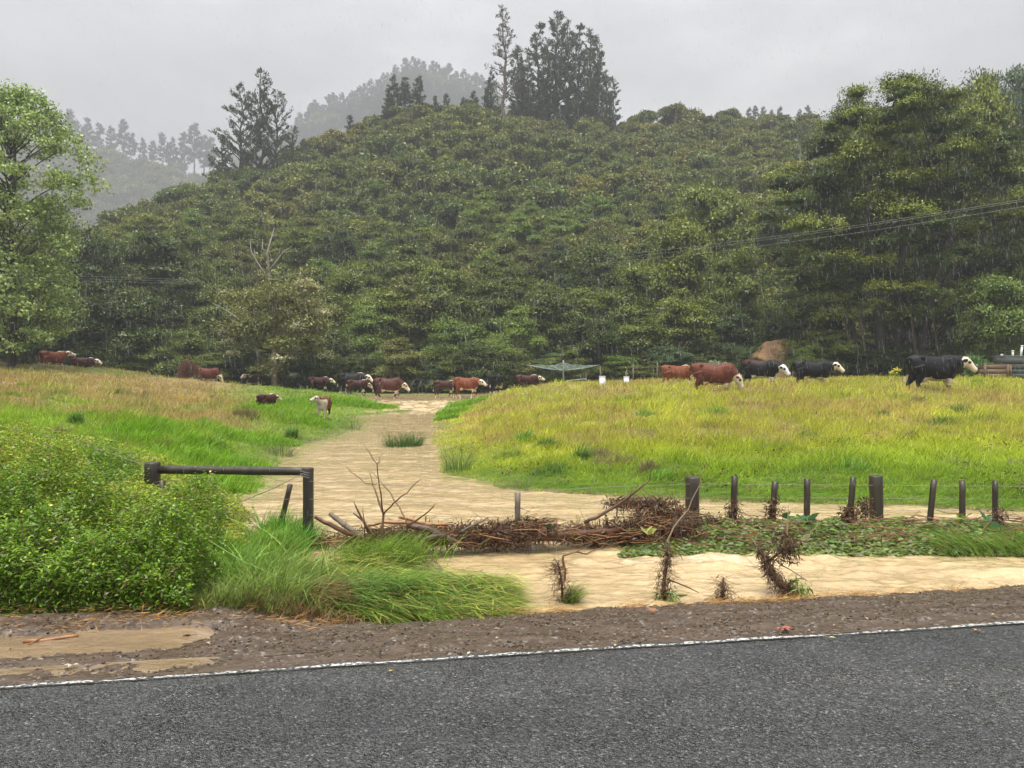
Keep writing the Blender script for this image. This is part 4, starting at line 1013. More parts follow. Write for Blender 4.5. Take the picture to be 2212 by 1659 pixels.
# lush knolls on the left bank of the stream
mb = MB(); g = np.random.default_rng(6)
def patch(mb, cx, cy, rx, ry, n, h, w, col, lean=.8, az0=0., azs=1.2, segs=3, zoff=0., keep_water=False):
    a = g.uniform(0, 6.28, n); q = g.uniform(0, 1, n) ** .5; x = cx + np.cos(a) * q * rx; y = cy + np.sin(a) * q * ry
    z = ground(x, y)
    if not keep_water: k = z > wz(x, y) - .08; x, y, z = x[k], y[k], z[k]
    m = len(x); hh = h * (1 - .75 * (q[:m]) ** 2) * g.uniform(.5, 1.25, m)
    c = np.array(col) * g.uniform(.6, 1.5, m)[:, None]
    mb.blades(np.stack([x, y, z - .01 + zoff], 1), hh, w * g.uniform(.7, 1.4, m), g.uniform(.3, 1.2, m) * lean, az0 + g.normal(0, azs, m), c, segs)
for (u, v, Y, rx, h) in [(545, 905, 26.0, .8, .5), (600, 900, 25, 1.0, .45), (640, 890, 27, 1.2, .45), (660, 915, 24, .9, .4), (750, 872, 36, 1.6, .6), (640, 868, 35, 2.2, .5), (800, 872, 36, 1.3, .4), (560, 940, 19, 1.1, .3), (480, 950, 18, 1.2, .35), (300, 960, 15.5, 1.0, .5), (380, 965, 15, 1.2, .4), (975, 880, 33, .9, .45), (1000, 870, 37, 1.2, .4), (960, 900, 29, .5, .35), (430, 985, 13.5, 1.2, .35), (520, 985, 14.2, .8, .3), (350, 1000, 12, 1.0, .4), (450, 1010, 12, .9, .35)]:
    x0, y0 = XY(u, Y); patch(mb, x0, y0, rx, rx * .8, 2600, h * .8, .011 + .0004 * Y, (.20, .37, .022), .8, -.2, .9)
for k in range(70):
    Y = 1 / random.uniform(1 / 34, 1 / 12); u = random.uniform(-20, 700) if k < 40 else random.uniform(960, 2250); x0, y0 = XY(u, Y)
    if sdist(np.array([x0]), np.array([y0]))[0] < -.4: r_ = random.uniform(.15, .45); patch(mb, x0, y0, r_, r_ * .8, 300, random.uniform(.2, .42), .008 + .0004 * Y, [(.09, .19, .025), (.16, .30, .03), (.24, .32, .04), (.20, .17, .07)][k % 4], .9, 0, 1.5)
tag(mb.build('lush_grass', M['grass']), 'long lush bright green grass on the stream banks', 'grass', kind='stuff')

# ------------------------------------------------------------------ leafy weed bank, foreground left
g = np.random.default_rng(44); mb = MB()
n = 250000
y = 1 / g.uniform(1 / 12.5, 1 / 4.95, n); u = g.uniform(-260, 560, n); x = (u - CX) / F * y
t_, s_ = st(x, y)
edge = np.interp(y, [4.9, 5.6, 6.5, 7.5, 8.5, 10, 12.5], [430, 470, 500, 520, 510, 500, 330]) + (fbm(y * 2, x * 2, 3, 3) - .5) * 160
k = (u < edge) & (s_ > 1.10 + .12 * fbm(x * 5, y * 5, 2, 2)); x, y, u = x[k], y[k], u[k]; t_, s_ = st(x, y)
lump = fbm(x * 1.7, y * 1.7, 25, 3); lump2 = fbm(x * 5.5, y * 5.5, 26, 2)
hv = (.04 + .70 * np.clip(lump * 2.1 - .65, 0, 1) + .22 * lump2) * smooth(1.05, 1.5, s_) * np.interp(y, [5, 7.2, 8.2, 9.2, 12.5], [1, .8, .38, .45, .3])
zg = np.maximum(ground(x, y), -.3)
depth = g.uniform(0, 1, len(x)) ** 2.2
z = zg + hv * (1 - depth) + .02 - .06 * g.random(len(x))
m = len(x)
kk = smooth(.40, .62, fbm(x * .8, y * .8, 27, 3)); kd = g.random(m)
col = (np.array([.13, .235, .014])[None] * (1 - kk[:, None]) + np.array([.28, .34, .028])[None] * kk[:, None]) * g.uniform(.5, 1.5, m)[:, None]
red = kd > .93; col[red] = np.array([.24, .15, .05]) * g.uniform(.6, 1.4, red.sum())[:, None]
D = g.normal(0, 1, (m, 3)); D[:, 2] = g.normal(-.1, .45, m)
Nn = np.stack([g.normal(0, .45, m), g.normal(-.25, .45, m), np.ones(m)], 1)
L = g.uniform(.018, .046, m) * np.interp(y, [5, 12], [1, 1.5])
mb.cards(np.stack([x, y, z], 1), D, Nn, L, L * g.uniform(.22, .45, m), col, .12)
k = g.integers(0, m, 90); mb.cards(np.stack([x[k], y[k], zg[k] + hv[k] + .03], 1), g.normal(0, 1, (90, 3)), g.normal(0, .4, (90, 3)) + np.array([0, -.6, 1]), .028, .02, np.array([.75, .62, .04]) * g.uniform(.7, 1.1, 90)[:, None], .1)
ns = 900; k = g.integers(0, m, ns); hh = g.uniform(.06, .22, ns); lx = g.normal(0, .35, ns); ly = g.normal(-.2, .3, ns)   # sprigs standing out of the mass
for q in range(9):
    f_ = q / 8; a_ = g.uniform(0, 6.28, ns); Pq = np.stack([x[k] + lx * hh * f_, y[k] + ly * hh * f_, zg[k] + hv[k] * .85 + hh * f_], 1)
    mb.cards(Pq, np.stack([np.cos(a_), np.sin(a_), np.full(ns, .35)], 1), g.normal(0, .3, (ns, 3)) + np.array([0, 0, 1]), g.uniform(.03, .055, ns) * (1.2 - .6 * f_), g.uniform(.01, .018, ns), np.array([.22, .34, .03]) * g.uniform(.6, 1.5, ns)[:, None], .1)
nd_ = 1500; k = g.integers(0, m, nd_); sel = (s_[k] < 1.5); k = k[sel]; nd_ = len(k)
mb.cards(np.stack([x[k], y[k] - .03, zg[k] + g.uniform(0, .22, nd_)], 1), g.normal(0, 1, (nd_, 3)), g.normal(0, 1, (nd_, 3)), g.uniform(.05, .14, nd_), .005, np.array([.22, .13, .06]) * g.uniform(.5, 1.6, nd_)[:, None], .05)
tag(mb.build('leafy_weeds', M['leaf']), 'tangled bright green leafy weeds covering the near left bank', 'weeds', kind='stuff')

# tall rank grass along the verge
mb = MB(); g = np.random.default_rng(46)
for (u, v, Y, rx, ry, n, h, col) in [(560, 1240, 6.3, .55, .5, 1700, .42, (.13, .24, .03)), (620, 1270, 6.0, .4, .4, 1500, .40, (.15, .22, .04)), (480, 1250, 6.0, .6, .4, 1300, .36, (.14, .27, .03)),
        (620, 1120, 8.6, .30, .35, 1500, .42, (.13, .30, .025)), (650, 1165, 8.1, .25, .3, 1100, .36, (.12, .28, .03)), (690, 1150, 8.3, .2, .2, 500, .3, (.11, .25, .04)), (590, 1180, 7.7, .4, .3, 1300, .3, (.16, .30, .03)),
        (520, 1320, 5.5, .5, .18, 700, .22, (.2, .25, .05)), (660, 1310, 5.7, .35, .22, 900, .28, (.22, .17, .07)), (400, 1330, 5.35, .7, .12, 500, .18, (.22, .24, .06)),
        (580, 1320, 5.35, .5, .2, 1300, .34, (.17, .25, .04)), (680, 1300, 5.6, .35, .25, 1300, .30, (.15, .24, .04)), (620, 1335, 5.15, .5, .12, 500, .2, (.18, .10, .05)), (500, 1335, 5.15, .5, .12, 800, .24, (.18, .24, .05)), (730, 1320, 5.5, .3, .15, 500, .24, (.11, .2, .03)), (500, 1200, 7.0, .5, .5, 1500, .32, (.17, .30, .03)), (560, 1170, 7.6, .4, .4, 1200, .3, (.17, .30, .03)), (520, 1235, 6.3, .5, .35, 1500, .34, (.16, .29, .03)), (560, 1290, 5.8, .5, .25, 1300, .32, (.17, .28, .03))]:
    x0, y0 = XY(u, Y); patch(mb, x0, y0, rx, ry, n, h, .008, col, .9, .2, 1.6, 4)
for (u, Y, n_, h_) in [(520, 6.2, 90, .5), (590, 6.0, 110, .55), (640, 6.3, 90, .5), (560, 5.6, 80, .42), (690, 6.0, 60, .45), (640, 8.4, 60, .5), (450, 5.8, 50, .4), (600, 7.4, 60, .45)]:
    x0, y0 = XY(u, Y); patch(mb, x0, y0, .4, .3, n_, h_, .016, (.22, .34, .06), 1.3, .2, 1.8, 4)
    patch(mb, x0, y0, .4, .3, n_ // 2, h_ * .8, .010, (.30, .20, .08), 1.3, .2, 1.8, 4)
tag(mb.build('verge_grass', M['grass']), 'tall tangled green grass at the end of the weed bank', 'grass', kind='stuff')

# grass combed flat by the flood
mb = MB(); g = np.random.default_rng(47)
def flat(mb, n, ulo, uhi, ylo, yhi, test, col, L=(.25, .55), zup=.03, az=(-.12, .35), w=.007, shade=.4):
    y = g.uniform(ylo, yhi, n); u = g.uniform(ulo, uhi, n); x = (u - CX) / F * y
    k = test(u, y, x); x, y = x[k], y[k]; m = len(x)
    z = np.maximum(ground(x, y), wz(x, y) - .02) + g.uniform(0, zup, m)
    a = g.normal(az[0], az[1], m); Ls = g.uniform(*L, m)
    D = np.stack([np.cos(a), np.sin(a), g.normal(.0, .06, m)], 1)
    cc = np.array(col) * g.uniform(1 - shade, 1 + shade * 1.2, m)[:, None]
    dry = g.random(m) > .88; cc[dry] = np.array([.36, .28, .10]) * g.uniform(.6, 1.2, dry.sum())[:, None]
    S = np.stack([-np.sin(a), np.cos(a), np.zeros(m)], 1); ww = w * g.uniform(.6, 1.4, m)[:, None]
    P = np.stack([x, y, z], 1); b1 = P + D * Ls[:, None] * .4 + np.array([0, 0, .03]) * g.uniform(.1, 1, m)[:, None]; b2 = P + D * Ls[:, None]; b2[:, 2] = np.maximum(b2[:, 2] - .02, wz(b2[:, 0], b2[:, 1]) - .03)
    V = np.stack([P, b1 + S * ww * .5, b2, b1 - S * ww * .5], 1).reshape(-1, 4, 3).reshape(-1, 3)
    mb.V.append(V); mb.Q.append(np.arange(4 * m).reshape(-1, 4) + mb.n); mb.K.append(np.repeat(cc, 4, 0)); mb.n += len(V)
def hump(u, y, x):
    s = st(x, y)[1]; v = HY + (CAMZ + .3) / y * F
    return (sdist(x, y) < .12) & (u < 1090 - 250 * (y > 6.6)) & (s > 1.45) & (u > np.interp(y, [5.4, 6.5, 7.6], [640, 650, 760]))
flat(mb, 15000, 640, 1200, 5.4, 7.8, hump, (.20, .29, .035), (.12, .35), .10, az=(-.12, .6), w=.0055, shade=.75)
flat(mb, 6000, 640, 1200, 5.4, 7.8, hump, (.12, .22, .03), (.15, .4), .12, az=(-.2, .7), w=.006, shade=.6)
flat(mb, 2200, 640, 1200, 5.4, 7.8, hump, (.36, .40, .08), (.2, .5), .18, az=(-.1, .6), w=.007, shade=.5)
flat(mb, 1500, 640, 1200, 5.4, 7.8, hump, (.10, .07, .03), (.1, .3), .14, az=(-.1, .7), w=.010, shade=.5)
flat(mb, 500, 640, 1000, 5.3, 6.2, hump, (.09, .18, .03), (.2, .4), .22, az=(-.5, .6), w=.009, shade=.5)
gx, gy = XY(830, 7.15)
nb = 1500; aa = g.uniform(-2.6, .8, nb); mb.blades(np.stack([gx + g.normal(0, .22, nb), gy + g.normal(0, .22, nb), np.full(nb, -.33) + g.uniform(0, .14, nb)], 1), g.uniform(.14, .32, nb), .007, g.uniform(.6, 1.3, nb), aa, np.array([.19, .29, .04]) * g.uniform(.5, 1.6, nb)[:, None], 4)
for (u_, Y_, nb, c_) in ((740, 5.75, 200, (.13, .25, .05)), (810, 5.85, 170, (.15, .27, .05)), (880, 5.95, 120, (.20, .30, .05)), (620, 5.5, 200, (.2, .11, .055)), (680, 5.6, 200, (.24, .14, .07))):
    gx, gy = XY(u_, Y_); mb.blades(np.stack([gx + g.normal(0, .10, nb), gy + g.normal(0, .08, nb), np.full(nb, -.22) + g.uniform(0, .1, nb)], 1), g.uniform(.16, .34, nb), .008, g.uniform(.9, 1.6, nb), g.normal(-.4, .5, nb), np.array(c_) * g.uniform(.5, 1.6, nb)[:, None], 4, .8)
tag(mb.build('flattened_grass', M['grass']), 'long grass combed flat by the flood beside the road', 'grass', kind='stuff')
mb = MB()
flat(mb, 15000, 1120, 2400, 9.3, 14.5, lambda u, y, x: (sdist(x, y) < .05) & (sdist(x, y) > -2.4), (.13, .28, .03), (.3, .7), .05, (.05, .3), .009)
flat(mb, 3500, 940, 1200, 12, 18, lambda u, y, x: (sdist(x, y) < .3) & (sdist(x, y) > -1.6), (.13, .26, .04), (.3, .6), .05, (.3, .5), .01)
flat(mb, 5000, 500, 800, 11, 30, lambda u, y, x: (sdist(x, y) < .3) & (sdist(x, y) > -1.2), (.15, .28, .06), (.3, .6), .05, (-.2, .5), .011)
tag(mb.build('flooded_grass', M['grass']), 'flattened wet grass along the edge of the flooded field', 'grass', kind='stuff')

# arching long stalks
for i, (pts, lb) in enumerate([([W(705, 1255, 5.6), W(640, 1258, 5.5), W(560, 1265, 5.4), W(510, 1300, 5.3)], 'long pale green stalk arching low over the near weeds'),
                   ([W(440, 1160, 6.1), W(520, 1210, 5.8), W(600, 1245, 5.6), W(690, 1256, 5.55)], 'long green stalk sloping across the weed bank')]):
    b = MB(); b.tube(np.array([np.array(p) for p in pts]), [.004, .004, .003, .002], 5, (.25, .42, .12)); tag(b.build('grass_stalk', M['grass'], sm=True), lb, 'stalk')

# ------------------------------------------------------------------ rush clumps
def rush(u, v, n, h, spread, label, col=(.05, .11, .02), lean=.45, w=.008, Y=None, az0=0, azs=3):
    x0, y0 = shore(u, v) if Y is None else XY(u, Y)
    b = MB(); m = n; a = g.uniform(0, 6.28, m); q = g.uniform(0, 1, m) ** .6
    P = np.stack([np.cos(a) * q * spread, np.sin(a) * q * spread * .6, np.zeros(m) - .08], 1)
    az = a + g.normal(0, .5, m) if azs > 2 else az0 + g.normal(0, azs, m)
    b.blades(P, h * g.uniform(.25, 1.3, m), w * .8, lean * g.uniform(.2, 2.0, m), az, np.array(col) * g.uniform(.6, 1.8, m)[:, None], 3, .6)
    o = b.build('rush_clump', M['grass'], None, (x0, y0, max(gz(x0, y0), -.36)))
    return tag(o, label, 'rushes', 'rush clumps in and beside the stream')
rush(868, 965, 420, .52, .42, 'largest dark green rush clump standing alone in the middle of the stream', w=.014)
rush(895, 962, 160, .45, .2, 'smaller rush clump touching the right side of the largest one', w=.012)
rush(988, 1020, 170, .55, .22, 'tall upright rushes at the point of the right bank', (.10, .16, .05), .3, .009)
rush(912, 995, 40, .2, .12, 'tiny rush tuft between the island clump and right bank', (.07, .12, .03), .6, .01)
rush(605, 985, 150, .45, .32, 'brownish twiggy rushes at the left edge of the stream', (.10, .11, .05), .5, .011)
rush(757, 928, 110, .55, .3, 'thin rushes on the left bank just below the white chested calf', (.12, .17, .06), .5, .014)
rush(1125, 1055, 60, .32, .16, 'short pale rushes at the water edge above the grey batten', (.14, .18, .07), .4, .008)

# ------------------------------------------------------------------ the fence
fence = empty('wire_fence', (0, 0, 0)); tag(fence, 'flooded wire fence of dark round posts and battens with a rail', 'fence')
def cyl_post(name, u, vt, vb, Y, dia, lean=0, square=False, tint=(1, 1, 1), label=None, mat='post', blat=0):
    top = W(u + lean, vt, Y); bot = W(u, vb, Y); d = top - bot; bot = bot - d / np.linalg.norm(d) * .35
    mb = MB(); seed = int(u)
    if square:
        P = np.linspace(bot, top, 8); mb.tube(P, dia * .62, 4, tint, rough=.03, seed=seed)
    else:
        P = np.vstack([np.linspace(bot, top - np.array([0, 0, .012]), 10), [top]]); r_ = np.full(11, dia / 2); r_[-1] = dia / 2 * .9
        mb.tube(P, r_, 18, tint, rough=.025, seed=seed)
    o = mb.build(name, M[mat], fence, sm=False)
    if not square:
        for p in o.data.polygons: p.use_smooth = abs(p.normal.z) < .7
    if label: o['label'] = label
    return o
cyl_post('corner_post', 329, 998, 1110, 8.6, .165, 0, label='thick dark post at the left end of the rail')
cyl_post('post', 666, 1010, 1180, 8.25, .112, 0, label='squared post at the right end of the rail')
cyl_post('post', 1496, 1030, 1130, 8.9, .158, 0, tint=(1.5, 1.4, 1.3)); cyl_post('post', 1894, 1027, 1142, 8.9, .150, -2, tint=(1.4, 1.4, 1.1))
for (u, vt, vb, ln) in [(1585, 1028, 1120, 2), (1669, 1040, 1110, 6), (1743, 1034, 1105, 1), (1836, 1030, 1120, 7), (2010, 1036, 1115, 8), (2079, 1038, 1135, 0), (2150, 1038, 1130, 0)]:
    cyl_post('batten', u, vt, vb, 8.7, .06, ln, True, tint=(1.3, 1.2, 1.0))
cyl_post('batten', 1118, 1064, 1150, 8.2, .052, 0, True, (5.5, 5.5, 5.8), 'grey weathered batten standing alone among the debris')
cyl_post('batten', 612, 1046, 1110, 8.6, .05, 15, True, tint=(1.2, 1.1, .9), label='short leaning batten beside the squared post')
mb = MB(); P = np.linspace(W(345, 1014, 8.62), W(664, 1018, 8.3), 12); mb.tube(P, np.full(12, .047) * (1 + .04 * np.sin(np.arange(12))), 12, (1.1, 1.1, 1.0), rough=.02)
mb.build('rail', M['post'], fence, sm=True)
mb = MB(); mb.tube([W(335, 1045, 8.52), W(350, 1040, 8.45), W(352, 1100, 8.45)], [.03, .04, .045], 6, (1.4, 1.2, 1)); mb.build('brace_block', M['post'], fence)
def wire(pts, r=.0022):
    mb = MB(); mb.tube([np.array(p) for p in pts], r, 4); mb.build('wire', M['wire'], fence)
wire([W(660, 1020, 8.25), W(590, 1055, 8.4), W(480, 1100, 8.6), W(430, 1125, 8.7)], .004)
for dv in (0, 38, 72, 100):
    wire([W(669, 1040 + dv, 8.2), W(900, 1048 + dv * .95, 8.2), W(1118, 1052 + dv * .9 + 12, 8.2), W(1300, 1052 + dv * .85, 8.5), W(1496, 1045 + dv * .8, 8.85)])
    wire([W(1496, 1045 + dv * .75, 8.85), W(1894, 1048 + dv * .75, 8.85), W(2500, 1052 + dv * .75, 8.8)])
    if dv < 80: wire([W(350, 1038 + dv, 8.6), W(520, 1040 + dv, 8.4), W(664, 1040 + dv, 8.25)])
wire([W(-200, 880, 10.5), W(150, 950, 9.6), W(230, 975, 9.2), W(328, 1010, 8.6)]); 
mb = MB()
for k in range(3): 
    th = np.linspace(0, 6.28, 14); c = W(662, 1018 + 5 * k, 8.25); mb.tube([c + np.array([.066 * math.cos(a), .066 * math.sin(a), .01 * math.sin(a * 2)]) for a in th], .003, 4)
mb.build('wire_wrap', M['wire'], fence)

# ------------------------------------------------------------------ branches and driftwood (each a thing)
def Z4(x, y, Y): return W(274.3 + .3472 * x, 960 + .3472 * y, Y)
def Z5(x, y, Y): return W(603.5 + .3224 * x, 1014.9 + .3224 * y, Y)
def Z6(x, y, Y): return W(1261.8 + .4296 * x, 987.5 + .4296 * y, Y)
def stick(name, lines, label, cat='branch', mat='stick', group=None, tint=(1, 1, 1), sub=3, rough=.05, sides=6):
    mb = MB(); gg = np.random.default_rng(len(label))
    for pts, rr in lines:
        P = np.array([np.array(p) for p in pts]); t = np.linspace(0, len(P) - 1, (len(P) - 1) * sub + 1)
        PP = np.stack([np.interp(t, range(len(P)), P[:, k]) for k in range(3)], 1); PP[1:-1] += gg.normal(0, .004, PP[1:-1].shape)
        mb.tube(PP, rr, sides, tint, rough=rough, seed=3)
    return tag(mb.build(name, M[mat], sm=True), label, cat, group)
y0 = 7.45
stick('dead_sapling', [
    ([Z4(1585, 590, y0), Z4(1595, 435, y0), Z4(1560, 330, y0 + .05), Z4(1530, 250, y0 + .1)], [.013, .011, .009, .007]),
    ([Z4(1530, 250, y0 + .1), Z4(1480, 237, y0 + .15), Z4(1420, 190, y0 + .2), Z4(1362, 138, y0 + .25)], [.007, .006, .005, .003]),
    ([Z4(1530, 250, y0 + .1), Z4(1560, 238, y0 + .1)], [.005, .003]), ([Z4(1530, 250, y0 + .1), Z4(1508, 160, y0 + .05)], [.004, .002]),
    ([Z4(1592, 420, y0), Z4(1572, 260, y0 - .1), Z4(1558, 120, y0 - .15), Z4(1510, 60, y0 - .2), Z4(1468, -10, y0 - .2)], [.008, .006, .005, .004, .002]),
    ([Z4(1558, 120, y0 - .15), Z4(1575, 80, y0 - .1), Z4(1600, 45, y0 - .1)], [.004, .003, .002]), ([Z4(1558, 120, y0 - .15), Z4(1588, 100, y0 - .2)], [.003, .002]),
    ([Z4(1595, 435, y0), Z4(1660, 365, y0 - .1), Z4(1740, 300, y0 - .2), Z4(1830, 212, y0 - .3)], [.009, .007, .005, .003])],
    'bare reddish sapling with spreading twigs standing at the fence debris', 'sapling', tint=(1.3, 1.15, 1.0))
stick('bare_branch', [([Z4(1745, 500, 7.5), Z4(1700, 390, 7.6), Z4(1600, 260, 7.7), Z4(1512, 152, 7.8)], [.009, .007, .005, .002])], 'thin curved twig crossing behind the bare sapling', tint=(1.2, 1.1, 1))
stick('bare_branch', [([Z4(1725, 590, 7.3), Z4(1745, 500, 7.3), Z4(1830, 450, 7.25), Z4(1905, 390, 7.2), Z4(1915, 370, 7.2)], [.012, .011, .008, .006, .003])], 'forked brown branch rising just right of the bare sapling', tint=(1, .9, .8))
stick('bare_branch', [([Z4(1480, 590, 7.4), Z4(1475, 480, 7.4), Z4(1465, 390, 7.4)], [.008, .006, .003]), ([Z4(1555, 590, 7.5), Z4(1470, 480, 7.5), Z4(1405, 425, 7.5)], [.014, .012, .006]), ([Z4(1500, 540, 7.5), Z4(1440, 420, 7.5), Z4(1405, 350, 7.5)], [.012, .009, .004])], 'cluster of broken upright twigs left of the bare sapling', tint=(.9, .7, .6))
stick('driftwood_pole', [([Z4(1170, 452, 8.1), Z4(1260, 500, 8.0), Z4(1360, 545, 7.8), Z4(1500, 600, 7.5)], [.018, .022, .024, .026])], 'long reddish brown pole leaning from the squared post', tint=(.75, .5, .42), group='driftwood caught on the fence')
stick('driftwood_pole', [([Z4(1265, 432, 8.0), Z4(1340, 490, 7.9), Z4(1480, 580, 7.6)], [.024, .026, .028])], 'shorter grey pole above the long reddish pole', mat='palebark', tint=(.55, .48, .42), group='driftwood caught on the fence')
stick('driftwood_pole', [([Z4(1500, 502, 7.7), Z4(1600, 480, 7.75), Z4(1760, 488, 7.8), Z4(2000, 496, 7.85)], [.014, .016, .018, .016]), ([Z4(1690, 450, 7.8), Z4(1760, 462, 7.8), Z4(1850, 490, 7.8)], [.02, .02, .014])], 'peeled orange stick lying across the debris by the sapling', tint=(3.0, 2.5, 1.6), group='driftwood caught on the fence')
stick('driftwood_log', [([Z4(1755, 500, 7.75), Z4(1850, 530, 7.72), Z4(1960, 570, 7.7), Z4(2100, 625, 7.68)], [.03, .05, .045, .02]), ([Z4(1790, 620, 7.6), Z4(1900, 580, 7.6), Z4(1990, 570, 7.65)], [.02, .03, .02])], 'thick split dark log jammed in the middle of the debris', 'log', tint=(.5, .4, .32), group='driftwood caught on the fence', rough=.12, sides=9)
stick('driftwood_log', [([Z5(1640, 460, 7.85), Z5(1800, 450, 7.9), Z5(2000, 430, 8.0), Z5(2300, 400, 8.15)], [.02, .036, .038, .03])], 'long reddish log lying in the water right of the grey batten', 'log', tint=(.7, .45, .33), group='driftwood caught on the fence', rough=.1, sides=9)
stick('bare_branch', [([Z5(1205, 420, 7.7), Z5(1290, 375, 7.7), Z5(1400, 315, 7.7)], [.012, .012, .009]), ([Z5(1290, 375, 7.7), Z5(1330, 350, 7.7)], [.007, .005])], 'short grey stick poking up left of the grey batten', mat='palebark', tint=(.5, .45, .42))
stick('bare_branch', [([Z6(0, 330, 8.1), Z6(90, 290, 8.1), Z6(200, 215, 8.1), Z6(340, 105, 8.1)], [.02, .018, .014, .006]), ([Z6(330, 112, 8.1), Z6(335, 60, 8.1)], [.004, .002]), ([Z6(250, 175, 8.1), Z6(200, 215, 8.0), Z6(120, 240, 8)], [.005, .004, .002])], 'dark forked branch slanting up left of the thick round post', tint=(.7, .55, .5))
stick('bare_branch', [([Z6(410, 450, 7.7), Z6(450, 350, 7.7), Z6(520, 260, 7.75), Z6(585, 130, 7.8), Z6(592, 60, 7.8)], [.010, .008, .006, .004, .002])], 'thin pale twig crossing in front of the thick round post', mat='palebark', tint=(.8, .7, .55))
stick('bare_branch', [([Z6(1030, 440, 7.6), Z6(1020, 370, 7.65), Z6(1028, 240, 7.7)], [.009, .008, .004]), ([Z6(1050, 445, 7.6), Z6(1130, 400, 7.6), Z6(1175, 330, 7.6)], [.008, .007, .004])], 'pale broken twigs sticking out of the green leaves mid fence', mat='palebark', tint=(.85, .7, .5))
stick('bare_branch', [([Z5(1900, 575, 6.9), Z5(1905, 640, 6.9), Z5(1912, 740, 6.9)], [.011, .010, .012]), ([Z5(1900, 575, 6.9), Z5(1990, 548, 6.9), Z5(2060, 560, 6.95), Z5(2160, 520, 7.0), Z5(2212, 470, 7.0)], [.008, .007, .006, .004, .002]), ([Z5(1990, 548, 6.9), Z5(2100, 490, 6.9)], [.004, .002])], 'bent bare shrub stem with long side twig over the brown water', 'sapling', tint=(1, .8, .65))

# debris: brown rotting leaves and roots
def debris(mb, gg, c, r, n, col=(.075, .042, .022), hang=.6, L=.045, w=.18):
    n = int(n * 1.5)
    P = np.asarray(c) + np.clip(gg.normal(0, 1, (n, 3)), -1.7, 1.7) * np.asarray(r)
    D = gg.normal(0, .8, (n, 3)); D[:, 2] -= hang
    ls = L * gg.uniform(.4, 1.6, n); mb.cards(P, D, gg.normal(0, 1, (n, 3)), ls, ls * w * gg.uniform(.4, 1.8, n), np.array(col) * gg.uniform(.35, 2.2, n)[:, None], .1)
def tangle(mb, gg, c, r, n, L=.25, rad=.003, col=(.6, .4, .3)):
    for k in range(n):
        a = np.asarray(c) + gg.normal(0, 1, 3) * np.asarray(r); d = gg.normal(0, 1, 3); d[2] = d[2] * .4 - .2; d /= np.linalg.norm(d); l = L * gg.uniform(.4, 1.4)
        b = a + d * l / 2 + gg.normal(0, .03, 3) * l * 3; e = a + d * l
        mb.tube([a, b, e], [rad, rad, rad * .5], 4, np.array(col) * gg.uniform(.4, 1.8), cap=False)
mb = MB(); tw = MB(); g2 = np.random.default_rng(71)
for (u, v, Y, ru, rv, n) in [(990, 1150, 7.9, 50, 11, 1500), (1090, 1150, 7.95, 45, 13, 2200), (1150, 1140, 8.0, 30, 11, 1600), (1040, 1165, 7.85, 60, 9, 1500), (830, 1165, 7.6, 35, 9, 1300), (740, 1165, 8.0, 40, 5, 500), (870, 1155, 7.7, 30, 9, 700),
                             (1300, 1155, 8.2, 35, 9, 900), (1380, 1140, 8.3, 40, 14, 2000), (1440, 1115, 8.5, 35, 14, 1800), (1400, 1085, 8.6, 35, 5, 900), (1340, 1085, 8.6, 20, 5, 400), (1470, 1150, 8.2, 30, 14, 1200), (1540, 1130, 8.6, 25, 10, 700), (1260, 1145, 8.2, 25, 8, 500)]:
    c = W(u, v, Y); debris(mb, g2, c, (ru / F * Y, .10, rv / F * Y), n)
    tangle(tw, g2, c, (ru / F * Y, .10, rv / F * Y * .9), n // 30)
for k in range(190):
    u_ = g2.choice([g2.uniform(890, 1195), g2.uniform(1225, 1320), g2.uniform(1330, 1480)]); v_ = g2.uniform(1112, 1160) if u_ < 1320 else g2.uniform(1075, 1140); Y_ = 7.95 if u_ < 1200 else 8.4
    a = W(u_, v_, Y_ - .06 + g2.normal(0, .04)); l = g2.uniform(.06, .2); tw.tube([a, a + np.array([g2.normal(0, .012), -.02, -l * .5]), a + np.array([g2.normal(0, .03), -.02, -l])], [.004, .0035, .002], 4, np.array([1.15, .85, .55]) * g2.uniform(.25, 1.9), cap=False)
for k in range(420):   # straw and thin sticks laid along the whole dam
    u_ = g2.uniform(700, 1520); v_ = 1155 + 12 * math.sin(u_ * .02) + g2.normal(0, 9) - max(0, (u_ - 1320)) * .15; Y_ = np.interp(u_, [700, 900, 1200, 1520], [7.9, 7.75, 7.95, 8.4]) + g2.normal(0, .1)
    a = W(u_, v_, Y_); l = g2.uniform(.1, .45); d_ = np.array([math.cos(g2.normal(0, .5)), g2.normal(0, .35), g2.normal(0, .22)]) * l
    tw.tube([a - d_ / 2, a + g2.normal(0, .02, 3), a + d_ / 2], [.003, .005, .002], 4, np.array([[2.2, 1.7, 1.0], [.8, .55, .4], [1.2, 1.6, .5], [1.6, 1.3, 1.0]][k % 4]) * g2.uniform(.4, 1.6), cap=False)
debris(mb, g2, W(1215, 1158, 8.1), (.14, .08, .03), 500); debris(mb, g2, W(930, 1165, 7.75), (.2, .08, .03), 700)
o = mb.build('flood_debris', M['rot']); tag(o, 'brown rotten leaves and roots hanging on the fence wires', 'debris', kind='stuff')
o2 = tw.build('debris_twigs', M['stick']); tag(o2, 'tangled thin brown twigs caught in the flooded fence', 'twigs', kind='stuff')
